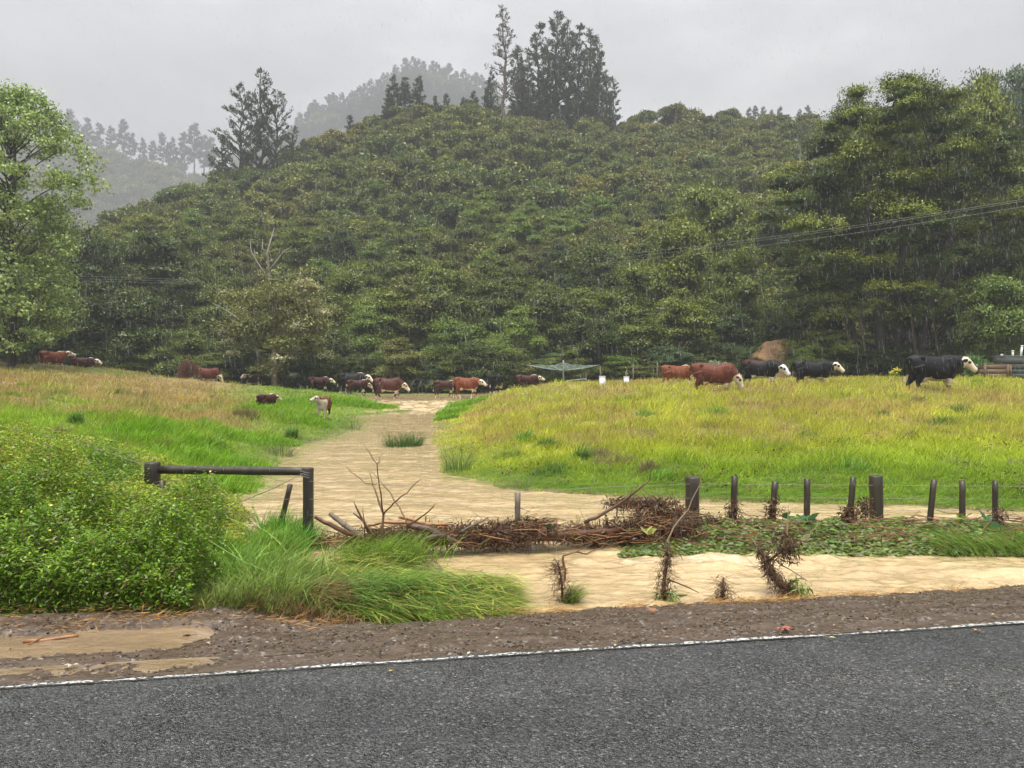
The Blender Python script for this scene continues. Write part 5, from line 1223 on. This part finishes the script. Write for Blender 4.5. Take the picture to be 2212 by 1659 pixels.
# mats caught round single posts
for i, (u, v, Y, n, lb) in enumerate([(1585, 1105, 8.6, 250, 'brown leaf wad at the foot of the first batten right of the thick post'), (1668, 1100, 8.6, 250, 'small brown wad on the second batten right of the thick post'), (1832, 1120, 8.6, 700, 'large hanging brown wad on the batten left of the second thick post'), (1868, 1100, 8.75, 350, 'brown wad stuck to the left side of the second thick post'), (2156, 1125, 8.6, 300, 'brown wad at the foot of the rightmost batten')]):
    mb = MB(); c = W(u, v, Y); debris(mb, g2, (0, 0, 0), (.05, .05, .08), n); tangle(mb, g2, (0, 0, 0), (.05, .04, .06), 10, .12, .002, (.1, .06, .04))
    tag(mb.build('debris_wad', M['rot'], None, c), lb, 'debris', 'brown wads wrapped round the battens')
# green leaf mat pressed against the right-hand fence
mb = MB(); n = 30000; uu_ = g2.uniform(1330, 2830, n); q = g2.random(n)
Yq = 7.75 + q * 1.15; x = (uu_ - CX) / F * Yq
prof = np.sin(np.clip(q, 0, 1) * np.pi * .75) * .16 * (.2 + 1.6 * fbm(uu_ * .03, q * 4, 4, 4)) * smooth(1330, 1500, uu_)
z = -.36 + prof * g2.uniform(.5, 1.05, n) + .01
kk = fbm(uu_ * .02, q * 4, 8, 3)
col = (np.array([.08, .165, .02])[None] * (1 - kk[:, None]) + np.array([.21, .27, .04])[None] * kk[:, None]) * g2.uniform(.4, 1.4, n)[:, None]
br = g2.random(n) < .10; col[br] = np.array([.13, .075, .035])
D = np.stack([np.ones(n), g2.normal(-.35, .6, n), g2.normal(-.2, .35, n)], 1); Nn = np.stack([g2.normal(0, .5, n), g2.normal(-.5, .5, n), np.ones(n)], 1)
L = g2.uniform(.03, .085, n); mb.cards(np.stack([x, Yq, z], 1), D, Nn, L, L * g2.uniform(.3, .5, n), col, .1)
n = 2500; uu_ = g2.uniform(1400, 2330, n); Yq = g2.uniform(7.7, 8.8, n); P = np.stack([(uu_ - CX) / F * Yq, Yq, -.34 + g2.uniform(0, .2, n)], 1)
tm2 = MB()
for k in range(420):
    u_ = g2.uniform(1380, 2330); Y_ = g2.uniform(7.8, 8.8); a = np.array([(u_ - CX) / F * Y_, Y_, -.33 + g2.uniform(.02, .24)]); e = a + np.array([g2.normal(0, .25), g2.normal(0, .12), g2.normal(0, .06)]); tm2.tube([a, (a + e) / 2 + g2.normal(0, .02, 3), e], [.005, .004, .002], 4, np.array([1.1, .8, .6]) * g2.uniform(.5, 2), cap=False)
tag(tm2.build('mat_stems', M['stick']), 'thin bent stems showing among the swept green leaves', 'stems', kind='stuff')
tag(mb.build('leafy_mat', M['leaf']), 'mat of green leaves swept against the right part of the fence', 'leaves', kind='stuff')
mb = MB(); n = 3600; uu_ = g2.uniform(2040, 2830, n); Yq = g2.uniform(7.7, 8.5, n); a = g2.normal(2.9, .35, n)
mb.blades(np.stack([(uu_ - CX) / F * Yq, Yq, np.full(n, -.36)], 1), .3, .008, 1.3 * g2.uniform(.5, 1.2, n), a, np.array([.2, .32, .05]) * g2.uniform(.5, 1.4, n)[:, None], 3)
tag(mb.build('bent_grass', M['grass']), 'bent green grass at the right end of the leafy mat', 'grass', kind='stuff')
# a few big leaves
for i, (u, v, Y, s, lb) in enumerate([(1400, 1155, 7.9, .16, 'big yellowing leaf caught near the thick round post'), (1745, 1120, 8.3, .17, 'big dark leaf standing in front of the straight batten'), (2130, 1125, 8.3, .17, 'big dark leaf left of the rightmost batten'), (1690, 1118, 8.3, .14, 'broad green leaf right of the wad on the second batten'), (1180, 1145, 7.9, .1, 'green leaf among debris right of the grey batten')]):
    mb = MB(); k = 5; mb.cards(np.zeros((k, 3)), g2.normal(0, .6, (k, 3)) + np.array([.4, 0, .5]), np.array([[0, -1., .5]] * k) + g2.normal(0, .3, (k, 3)), s * g2.uniform(.6, 1.1, k), s * .35, np.array([.30, .33, .07] if i == 0 else [.06, .16, .05]), .08)
    tag(mb.build('broad_leaf', M['leaf'], None, W(u, v, Y)), lb, 'leaf')

# debris-wrapped stakes standing in the road-side water
def wrapped(pts, rr, n, label, green=False, extra=()):
    base = np.array(pts[0]); r = empty('debris_stake', base); mb = MB()
    P = np.array([np.array(p) for p in pts]) - base; mb.tube(P, rr, 6, (.7, .55, .45), rough=.1)
    for e, er in extra: mb.tube(np.array([np.array(p) for p in e]) - base, er, 5, (.7, .55, .45))
    mb.build('stem', M['stick'], r, sm=True)
    mb = MB(); t = np.linspace(0, 1, len(P))
    for k in range(14):
        q = (k + g2.uniform(0, 1)) / 16.5; c = np.array([np.interp(q, t, P[:, a]) for a in range(3)]); sp = .035 + .02 * math.sin(q * 6)
        debris(mb, g2, c, (sp * .7, sp * .7, .045), n // 16, hang=1.4, L=.04, w=.12); tangle(mb, g2, c, (sp, sp, .04), 11, .15, .0012, (.15, .09, .05))
    if green: debris(mb, g2, P[0] + np.array([.02, -.02, .06]), (.05, .03, .04), 90, (.12, .2, .03), 1, .09, .12)
    mb.build('debris_wrap', M['rot'], r); tag(r, label, 'stake', 'debris wrapped stakes in the roadside water'); return r
wrapped([W(1215, 1302, 6.2), W(1214, 1260, 6.2), W(1208, 1225, 6.2), W(1190, 1215, 6.2)], [.010, .009, .008, .004], 260, 'leftmost stake in the roadside water with hanging brown rags and grass at its foot', extra=[([W(1208, 1225, 6.2), W(1196, 1200, 6.2)], [.004, .002])])
wrapped([W(1436, 1306, 6.25), W(1434, 1270, 6.25), W(1438, 1225, 6.3), W(1443, 1195, 6.3), W(1445, 1165, 6.3)], [.02, .018, .012, .008, .004], 700, 'tall debris wrapped stake straight below the thick round post', True, [([W(1440, 1250, 6.25), W(1480, 1265, 6.2), W(1510, 1280, 6.15)], [.008, .006, .003]), ([W(1455, 1180, 6.3), W(1468, 1195, 6.3), W(1476, 1212, 6.3)], [.003, .003, .002])])
wrapped([W(1562, 1300, 6.2), W(1562, 1275, 6.2), W(1560, 1252, 6.2)], [.018, .014, .006], 260, 'shortest stubby debris wrapped stake', False, [([W(1565, 1260, 6.2), W(1590, 1285, 6.15), W(1615, 1300, 6.1)], [.003, .002, .001])])
wrapped([W(1720, 1285, 6.35), W(1685, 1262, 6.35), W(1660, 1225, 6.4), W(1650, 1200, 6.4), W(1620, 1160, 6.45)], [.03, .035, .03, .018, .006], 1300, 'thick leaning debris wrapped stake curving down to the right', True, [([W(1680, 1215, 6.4), W(1715, 1235, 6.35), W(1745, 1255, 6.3)], [.005, .004, .002]), ([W(1655, 1215, 6.4), W(1690, 1190, 6.4), W(1700, 1165, 6.4)], [.012, .01, .006])])
mb = MB(); debris(mb, g2, (0, 0, 0), (.06, .05, .07), 420); tangle(mb, g2, (0, 0, 0), (.05, .05, .05), 14, .15, .0018, (.11, .06, .035))
tag(mb.build('debris_wad', M['rot'], None, W(1697, 1180, 6.4)), 'ball of roots hooked on the fork of the leaning stake', 'debris')
# grass tuft at the first stake
mb = MB(); n = 260; a = g2.normal(-.15, .7, n); mb.blades(np.stack([g2.normal(0, .03, n), g2.normal(0, .03, n), np.full(n, -.02)], 1), .20 * g2.uniform(.5, 1.2, n), .006, 1.1 * g2.uniform(.3, 1.2, n), a, np.array([.18, .27, .04]) * g2.uniform(.5, 1.5, n)[:, None], 3)
tag(mb.build('grass_tuft', M['grass'], None, W(1225, 1300, 6.2)), 'green grass tuft at the foot of the leftmost stake', 'grass')

# ------------------------------------------------------------------ litter on the verge
mb = MB(); n = 9000; t = g2.uniform(-6.5, 8, n); s = g2.uniform(.1, 1.8, n) ; x = A0[0] + t * LD[0] + s * LN[0]; y = A0[1] + t * LD[1] + s * LN[1]
k = fbm(x * 2.2, y * 5, 66, 3) + .12 * g2.random(n) > .52; x, y = x[k], y[k]; m = len(x); sz = g2.uniform(.003, .011, m)[:, None]
oc = np.array([[1, 0, 0], [-1, 0, 0], [0, 1, 0], [0, -1, 0], [0, 0, .7], [0, 0, -.7]]); tf = np.array([[0, 2, 4], [2, 1, 4], [1, 3, 4], [3, 0, 4], [2, 0, 5], [1, 2, 5], [3, 1, 5], [0, 3, 5]])
P = np.stack([x, y, shoulder_z(x, y) + .004], 1); V = (P[:, None] + (oc[None] + g2.normal(0, .25, (m, 6, 3))) * sz[:, None]).reshape(-1, 3)
T = (np.arange(m)[:, None, None] * 6 + tf[None]).reshape(-1, 3); colr = np.repeat(np.array([.9, .85, .8]) * g2.uniform(.5, 1.7, m)[:, None], 6, 0)
me = make_mesh('gravel', V, None, T, colr); M['stone'] = simple('wet_stone', (.095, .068, .046), .35, .2, 30, 0, tint=True)
tag(link('gravel', me, M['stone']), 'loose wet grey brown gravel scattered along the road shoulder', 'gravel', kind='stuff')
# straw line at the water's edge
mb = MB(); n = 5200; t = np.concatenate([g2.uniform(-1.5, 3.2, 3600), g2.uniform(-3.6, -1.2, 700), g2.uniform(3, 7, 900), g2.uniform(-7, -1.0, 1800)]); n = len(t); s = 1.62 + g2.normal(0, .07, n) - .10 * (t < .4); s[5200:] = 1.10 + g2.normal(0, .05, 1800); s[3600:4300] = 1.33 + g2.normal(0, .05, 700)
lump = fbm(t * 2.5, t * 0, 67, 3); keep = lump + .2 * g2.random(n) > .50; t, s = t[keep], s[keep]
x = A0[0] + t * LD[0] + s * LN[0]; y = A0[1] + t * LD[1] + s * LN[1]; m = len(x)
a = g2.normal(.1, .8, m); D = np.stack([np.cos(a), np.sin(a) * .7, g2.normal(.1, .25, m)], 1)
mb.cards(np.stack([x, y, np.maximum(shoulder_z(x, y), -.35) + g2.uniform(0, .03, m)], 1), D, g2.normal(0, 1, (m, 3)), g2.uniform(.04, .12, m), .003, np.array([.50, .28, .09]) * g2.uniform(.4, 1.3, m)[:, None], .05)
tag(mb.build('straw', M['rot']), 'orange brown needles and straw left along the water edge', 'straw', kind='stuff')
mb = MB(); n = 1400; t = g2.uniform(-6, 7, n); s = g2.uniform(.1, 1.75, n); k = fbm(t * 1.5, s * 4, 68, 3) + .2 * g2.random(n) > .58; t, s = t[k], s[k]; x = A0[0] + t * LD[0] + s * LN[0]; y = A0[1] + t * LD[1] + s * LN[1]; m = len(x)
D = g2.normal(0, 1, (m, 3)); D[:, 2] *= .15
cc = np.where(g2.random(m)[:, None] < .75, np.array([.11, .055, .03]), np.array([.38, .25, .14])) * g2.uniform(.5, 1.4, m)[:, None]
mb.cards(np.stack([x, y, shoulder_z(x, y) + .008], 1), D, g2.normal(0, .25, (m, 3)) + np.array([0, 0, 1]), g2.uniform(.012, .04, m), g2.uniform(.006, .014, m), cc, .15)
tag(mb.build('leaf_litter', M['rot']), 'dark leaf scraps and bark chips strewn over the gravel shoulder', 'litter', kind='stuff')
def fallen(u, v, z, size, col, label, lobes=0):
    Y = (CAMZ - z) * F / (v - HY); p = W(u, v, Y); mb = MB()
    k = max(1, lobes); a0 = g2.uniform(0, 6.28)
    a = a0 + np.linspace(-1.2, 1.2, k) if k > 1 else np.array([a0]); D = np.stack([np.cos(a), np.sin(a), np.full(k, .12)], 1)
    mb.cards(np.zeros((k, 3)), D, np.array([[0, 0, 1.]] * k), size * (1 - .25 * np.abs(np.linspace(-1, 1, k))) if k > 1 else size, size * .42, np.array(col), .1)
    mb.tube([(0, 0, .002), tuple(-D[k // 2] * size * .5)], .0012, 4, np.array(col) * .6)
    t_, s_ = st(p[0], p[1]); zz = .012 if s_ < .08 else float(shoulder_z(np.array([p[0]]), np.array([p[1]]))[0]) + .02
    tag(mb.build('fallen_leaf', M['rot'], None, (p[0], p[1], zz)), label, 'leaf', 'fallen leaves on the road and shoulder')
fallen(1688, 1366, -.03, .075, (.36, .13, .09), 'pink red lobed leaf lying just behind the white line', 5)
fallen(1705, 1382, 0, .03, (.03, .02, .018), 'dark curled leaf on the white line under the pink red leaf')
fallen(1788, 1381, 0, .045, (.6, .5, .28), 'cream leaf on the asphalt right of the pink red leaf')
fallen(848, 1452, 0, .03, (.75, .45, .08), 'yellow leaf on open asphalt in the left half of the road')
fallen(2112, 1365, 0, .035, (.5, .22, .1), 'orange leaf on asphalt near the right end of the white line', 3)
fallen(2152, 1338, -.03, .05, (.5, .42, .2), 'pale yellow leaf tip standing beyond the right end of the line')
fallen(415, 1316 + 60, -.1, .06, (.08, .045, .03), 'dark leaf beside the muddy puddle on the left')
fallen(155, 1436, -.02, .055, (.45, .38, .32), 'pale grey leaf in the mud at the far left of the shoulder', 3)
fallen(1330, 1396, 0, .04, (.62, .45, .25), 'tan leaf lying on the white line near its middle')
fallen(1010, 1418, 0, .035, (.6, .47, .3), 'small tan leaf on the white line left of centre')
fallen(1410, 1310, -.1, .07, (.28, .15, .08), 'crumpled brown leaf at the water edge below the tall stake', 4)
stick('stick', [([W(50, 1385, 4.5), W(110, 1382, 4.55), W(170, 1372, 4.6)], [.012, .016, .006]), ([W(60, 1392, 4.45), W(150, 1350, 4.7)], [.004, .002])], 'broken orange stick lying in the puddle at far left', tint=(2.2, 1.7, 1.1), mat='stick')
stick('stick', [([W(570, 1418, 3.95), W(640, 1410, 4.0), W(700, 1405, 4.05)], [.003, .004, .002])], 'thin dark twig on the gravel left of centre', tint=(.5, .4, .35))
stick('stick', [([W(1500, 1372 - 6, 4.75), W(1530, 1370, 4.7)], [.003, .002])], 'short dark twig on the right half of the shoulder', tint=(.4, .35, .3))

# ------------------------------------------------------------------ small things across the paddock
# rotary clothes line
cx_, cy_ = XY(1217, 41); zb = gz(cx_, cy_); zt = W(1217, 783, 41)[2]
cl = empty('clothes_line', (cx_, cy_, zb)); tag(cl, 'grey green rotary clothes line standing alone beyond the right field', 'clothes line')
mb = MB(); mb.tube([(0, 0, -.2), (0, 0, zt - zb - .05), (0, 0, zt - zb + .12)], [.045, .04, .03], 10); mb.build('pole', M['greymetal'], cl, sm=True)
Hh = zt - zb
for k in range(4):
    a = k * math.pi / 2 + .25; e = np.array([math.cos(a) * 2.05, math.sin(a) * 2.05, Hh - .12]); m1 = np.array([0, 0, Hh - .42])
    mb = MB(); mb.tube([m1, m1 * .5 + e * .5 + np.array([0, 0, -.04]), e], [.028, .025, .022], 6); mb.tube([(0, 0, Hh), e * .45 + m1 * .55 * 1.0], [.015, .012], 5); mb.build('arm', M['greymetal'], cl, sm=True)
mb = MB()
for q in (.45, .65, .85, 1.0):
    c = [np.array([math.cos(k * math.pi / 2 + .25) * 2.05 * q, math.sin(k * math.pi / 2 + .25) * 2.05 * q, Hh - .42 + .30 * q]) for k in range(4)]
    for k in range(4): mb.tube([c[k], (c[k] + c[(k + 1) % 4]) / 2 - np.array([0, 0, .05]), c[(k + 1) % 4]], .008, 4)
mb.build('line', M['greymetal'], cl)
# bench rail next to it
mb = MB(); a, b = W(1226, 823, 42), W(1266, 818, 43); r = empty('horizontal_rail', (a[0], a[1], 0)); tag(r, 'low pale horizontal rail right beside the clothes line pole', 'rail')
mb.tube([a - [a[0], a[1], 0], b - [a[0], a[1], 0]], .05, 6); mb.build('beam', M['palebark'], r)
mb = MB(); mb.tube([b - [a[0], a[1], 0], b - [a[0], a[1], 1.2]], .05, 6); mb.build('leg', M['palebark'], r); mb = MB(); mb.tube([a - [a[0], a[1], 0], a - [a[0], a[1], 1.0]], .05, 6); mb.build('leg', M['palebark'], r)
# white marker boxes
for i, (u, v, Y, w, h, lb) in enumerate([(1301, 838, 37.5, .42, .55, 'left and larger of two white boxes in the grass beyond the right field'), (1353, 832, 39, .38, .42, 'right and smaller of two white boxes in the grass beyond the right field')]):
    p = W(u, v, Y); r = empty('white_box', p, .2); tag(r, lb, 'box', 'two white boxes in the grass')
    mb = MB(); mb.box((0, 0, h / 2 - .1), (w * .6, w * .5, h + .2)); mb.build('body', M['pvc'], r)
    mb = MB(); mb.box((0, 0, h + .02), (w * .68, w * .58, .03)); mb.build('lid', M['pvc'], r)
for i, (u, Y, h, ln) in enumerate([(885, 53, .9, .3), (903, 53, .9, .25), (920, 53, .8, .35), (1297, 44, 1.0, 0), (1368, 45, 1.15, .0), (1352, 46, .8, .05), (1420, 46, 1.2, 0), (1040, 53, .7, .2), (1455, 46, .9, 0), (1545, 46, 1.0, 0)]):
    x0, y0 = XY(u, Y); mb = MB(); mb.tube([(ln, 0, h), (0, 0, h * .4), (-.02, 0, -.3)], [.04, .045, .045], 7, (1, 1, 1) if i < 3 or i == 7 else (2.6, 2.5, 2.0))
    tag(mb.build('fence_post', M['bark'], None, (x0, y0, gz(x0, y0))), 'thin leaning far fence post behind the ford' if i < 3 or i == 7 else 'thin grey stake behind the white boxes and red cow', 'post', 'far fence posts' if i < 3 or i == 7 else 'grey stakes beyond the right field')
stick('pole', [([W(1545 - 30, 826, 44), W(1500, 822, 44), W(1440, 829, 44)], [.04, .04, .04])], 'dark horizontal pole behind the red cows', 'pole', tint=(.4, .4, .4))
stick('log', [([W(470, 829, 47.5), W(500, 832, 47.5), W(535, 834, 47.5)], [.06, .06, .05])], 'pale log lying on the crest left of the dark calf', 'log', mat='palebark')
# garden beds at the right
zb0 = gz(*XY(2170, 40)); 
def bed(u0, u1, Y, h, mat, lb, name='garden_bed'):
    a, b = XY(u0, Y), XY(u1, Y); r = empty(name, ((a[0] + b[0]) / 2, Y + .5, zb0)); tag(r, lb, 'garden bed'); w = b[0] - a[0]
    mb = MB(); [mb.box((0, -.5, h * (k + .5) / 3), (w - .12, .05, h / 3 - .012)) for k in range(3)]; mb.build('front_board', M[mat], r)
    for s in (-1, 1): mb = MB(); [mb.box((s * (w / 2 - .03), 0, h * (k + .5) / 3), (.05, 1.0, h / 3 - .012)) for k in range(3)]; mb.build('side_board', M[mat], r)
    for s in (-1, 1): mb = MB(); mb.box((s * (w / 2 - .03), -.52, h / 2), (.09, .09, h + .02)); mb.build('corner_post', M['timber'], r)
    mb = MB(); mb.box((0, 0, h + .015), (w + .05, 1.06, .03)); mb.build('cap', M['timber'], r); return r
ztop = W(2150, 787, 38)[2] - zb0
bed(2126, 2178, 38, ztop, 'timber', 'brown timber garden bed box right behind the largest black cow')
bed(2181, 2330, 38.3, ztop - .02, 'darkpanel', 'dark netted garden bed at the right picture edge')
r = empty('plastic_tub', (*XY(2195, 39), zb0 + ztop + .06)); tag(r, 'long grey green tub standing on the dark garden bed', 'tub')
mb = MB(); mb.box((0, 0, .18), (1.9, .7, .30)); mb.build('body', M['tub'], r); mb = MB(); mb.box((0, 0, .36), (2.0, .8, .05)); mb.build('rim', M['tub'], r)
for i, (u, v0, v1, ln, lb) in enumerate([(2164, 787, 767, 0, 'short white pipe left of the grey tub'), (2188, 771, 759, 0, 'shortest white pipe rising above the grey tub'), (2205, 772, 748, 3, 'tall leaning white pipe behind the grey tub')]):
    a = W(u, v0, 38.9); b = W(u + ln, v1, 38.9); mb = MB(); mb.tube([a - a, b - a], .05, 10); mb.tube([b - a, b - a + np.array([0, 0, .06])], .062, 10)
    tag(mb.build('white_pipe', M['pvc'], None, a, sm=False), lb, 'pipe', 'white pipes at the garden beds')
mb = MB(); gq = np.random.default_rng(4)
for k in range(14): clump(mb, gq, np.array([gq.normal(0, .5), gq.normal(0, .3), .5 + gq.uniform(-.3, .55)]), .3, 60, .16, ((.06, .14, .03), (.14, .30, .06)), .7, .3, .3, .6)
tag(mb.build('garden_plant', M['leaf'], None, (*XY(2105, 39), zb0 - .1)), 'leafy green garden plant behind the head of the largest black cow', 'plant')
for i, (u, v, lb) in enumerate([(1520, 770, None), (1545, 782, None)]):
    pass
mb = MB()
for k in range(3): clump(mb, gq, gq.normal(0, .12, 3), .14, 26, .12, ((.6, .5, .03), (.8, .7, .05)), .7)
for k in range(5): clump(mb, gq, gq.normal(0, .2, 3) + np.array([0, 0, -.3]), .2, 30, .12, ((.06, .14, .03), (.14, .30, .06)), .7)
tag(mb.build('yellow_flowers', M['leaf'], None, W(1935, 801, 42)), 'yellow flower cluster left of the largest black cow rump', 'flowers')
mb = MB()
for k in range(9): clump(mb, gq, np.array([gq.normal(0, .35), gq.normal(0, .2), gq.uniform(0, .9)]), .28, 60, .16, ((.15, .20, .10), (.32, .38, .20)), .7)
tag(mb.build('pale_shrub', M['leaf'], None, (*W(1550, 775, 46)[:2], W(1550, 800, 46)[2] - .3)), 'pale grey green sprig hanging above the big red cow', 'shrub')
# power lines
def cables(label, runs):
    pl = empty('power_line', (0, 0, 0)); tag(pl, label, 'power line')
    for pts in runs:
        mb = MB(); P = np.array([W(*p) for p in pts]); t = np.linspace(0, len(P) - 1, 30); P = np.stack([np.interp(t, range(len(pts)), P[:, k]) for k in range(3)], 1)
        mb.tube(P, .0038, 4, (1, 1, 1), cap=False); mb.build('cable', M['cable'], pl)
cables('three thin pale power lines crossing in front of the giant tree', [[(2600, 352, 24), (2212, 430, 27), (1850, 487, 34), (1480, 535, 46), (1300, 552, 64)], [(2600, 356, 24), (2212, 434, 27), (1850, 491, 34), (1480, 541, 46), (1300, 560, 64)], [(2600, 372, 24), (2212, 446, 27), (1850, 503, 34), (1480, 552, 46), (1300, 568, 64)]])
cables('faint power lines crossing in front of the pale leafy tree', [[(-300, 586 + 6 * k, 36), (0, 592 + 6 * k, 38), (250, 598 + 5 * k, 44), (420, 604 + 4 * k, 62)] for k in range(3)])

# ------------------------------------------------------------------ rain: thin drops in the air
def rain(n, seed):
    gr = np.random.default_rng(seed); mb = MB()
    y = gr.uniform(5, 34, n) ; x = gr.uniform(-.75, .75, n) * y; z = gr.uniform(-.3, 1, n) * 0 + CAMZ + gr.uniform(-.42, .52, n) * y
    k = z > .1; x, y, z = x[k], y[k], z[k]; m = len(x)
    L = gr.uniform(.04, .16, m) * (.5 + y / 25) ; w = .0003 + .00018 * y
    P = np.stack([x, y, z], 1); D = np.stack([np.full(m, .10) + gr.normal(0, .03, m), gr.normal(0, .03, m), -np.ones(m)], 1)
    mb.cards(P, D, np.array([[0, -1., 0]]).repeat(m, 0), L, w, np.array([.5, .51, .53]), 0)
    return mb
M['rain'] = leaf_mat('rain_drops', .5, .15)
RAIN = 16000
if RAIN: tag(rain(RAIN, 3).build('rain', M['rain']), 'thin falling raindrops in the air over road and paddock', 'rain', kind='stuff')

# ------------------------------------------------------------------ haze
m, nt, out = newmat('rain_haze')
pv = N(nt, 'ShaderNodeVolumePrincipled'); pv.inputs['Color'].default_value = (.56, .57, .59, 1); pv.inputs['Density'].default_value = .00145; pv.inputs['Anisotropy'].default_value = 0.0
nt.links.new(pv.outputs[0], out.inputs['Volume'])
mb = MB(); mb.box((0, 420, 178), (2400, 1050, 362)); o = mb.build('haze', m); tag(o, 'grey rain haze filling the valley air', 'haze', kind='stuff')

# ------------------------------------------------------------------ light, sky, camera
w = bpy.data.worlds.new('World'); bpy.context.scene.world = w; w.use_nodes = True; nt = w.node_tree; nt.nodes.clear()
out = nt.nodes.new('ShaderNodeOutputWorld')
EL, AZ = 80, 200
sky = N(nt, 'ShaderNodeTexSky', sky_type='NISHITA', sun_disc=False, sun_elevation=R(EL), sun_rotation=R(AZ), air_density=1.0, dust_density=4.0)
hs = N(nt, 'ShaderNodeHueSaturation', inp={'Saturation': .08, 'Value': 1.0}); nt.links.new(sky.outputs[0], hs.inputs['Color'])
b1 = N(nt, 'ShaderNodeBackground', inp={'Strength': .05}); nt.links.new(hs.outputs[0], b1.inputs[0])
tc = N(nt, 'ShaderNodeTexCoord').outputs['Generated']
n1 = noise(nt, scaled(nt, tc, (1.0, 1.0, 2.6)), 2.3, 6, .6)
cr = ramp(nt, n1, [(.36, (.18, .185, .195)), (.47, (.27, .273, .282)), (.53, (.33, .333, .342)), (.64, (.50, .502, .508))])
b2 = N(nt, 'ShaderNodeBackground', inp={'Strength': .37}); nt.links.new(cr, b2.inputs[0])
ad = nt.nodes.new('ShaderNodeAddShader'); nt.links.new(b1.outputs[0], ad.inputs[0]); nt.links.new(b2.outputs[0], ad.inputs[1]); nt.links.new(ad.outputs[0], out.inputs[0])
sl = bpy.data.lights.new('sun', 'SUN'); sl.energy = 1.5; sl.angle = R(32); sl.color = (1.0, .97, .93)
so = bpy.data.objects.new('sun', sl); C.objects.link(so)
# light comes from behind the camera, high
dirv = Vector((-math.sin(R(20)) * math.cos(R(EL)), -math.cos(R(20)) * math.cos(R(EL)), math.sin(R(EL))))
so.rotation_euler = dirv.to_track_quat('Z', 'Y').to_euler()
cam = bpy.data.cameras.new('camera'); co = bpy.data.objects.new('camera', cam); C.objects.link(co)
co.location = (0, 0, CAMZ); co.rotation_euler = (R(90), 0, 0); cam.sensor_width = 36; cam.lens = 36 * 773 / 1024
cam.shift_y = -13 / 1024; cam.clip_start = .1; cam.clip_end = 3000
sc = bpy.context.scene; sc.camera = co
sc.render.engine = 'CYCLES'
cy = sc.cycles; cy.use_denoising = True; cy.max_bounces = 5; cy.diffuse_bounces = 2; cy.glossy_bounces = 2; cy.transmission_bounces = 3; cy.volume_bounces = 0; cy.transparent_max_bounces = 4
cy.use_adaptive_sampling = True; cy.adaptive_threshold = .02; cy.sample_clamp_indirect = 4; cy.caustics_reflective = False; cy.caustics_refractive = False
try: cy.denoiser = 'OPENIMAGEDENOISE'; cy.denoising_prefilter = 'ACCURATE'
except Exception: pass
sc.view_settings.view_transform = 'Standard'; sc.view_settings.look = 'None'; sc.view_settings.exposure = 2.2; sc.view_settings.gamma = 1; sc.view_settings.use_curve_mapping = False
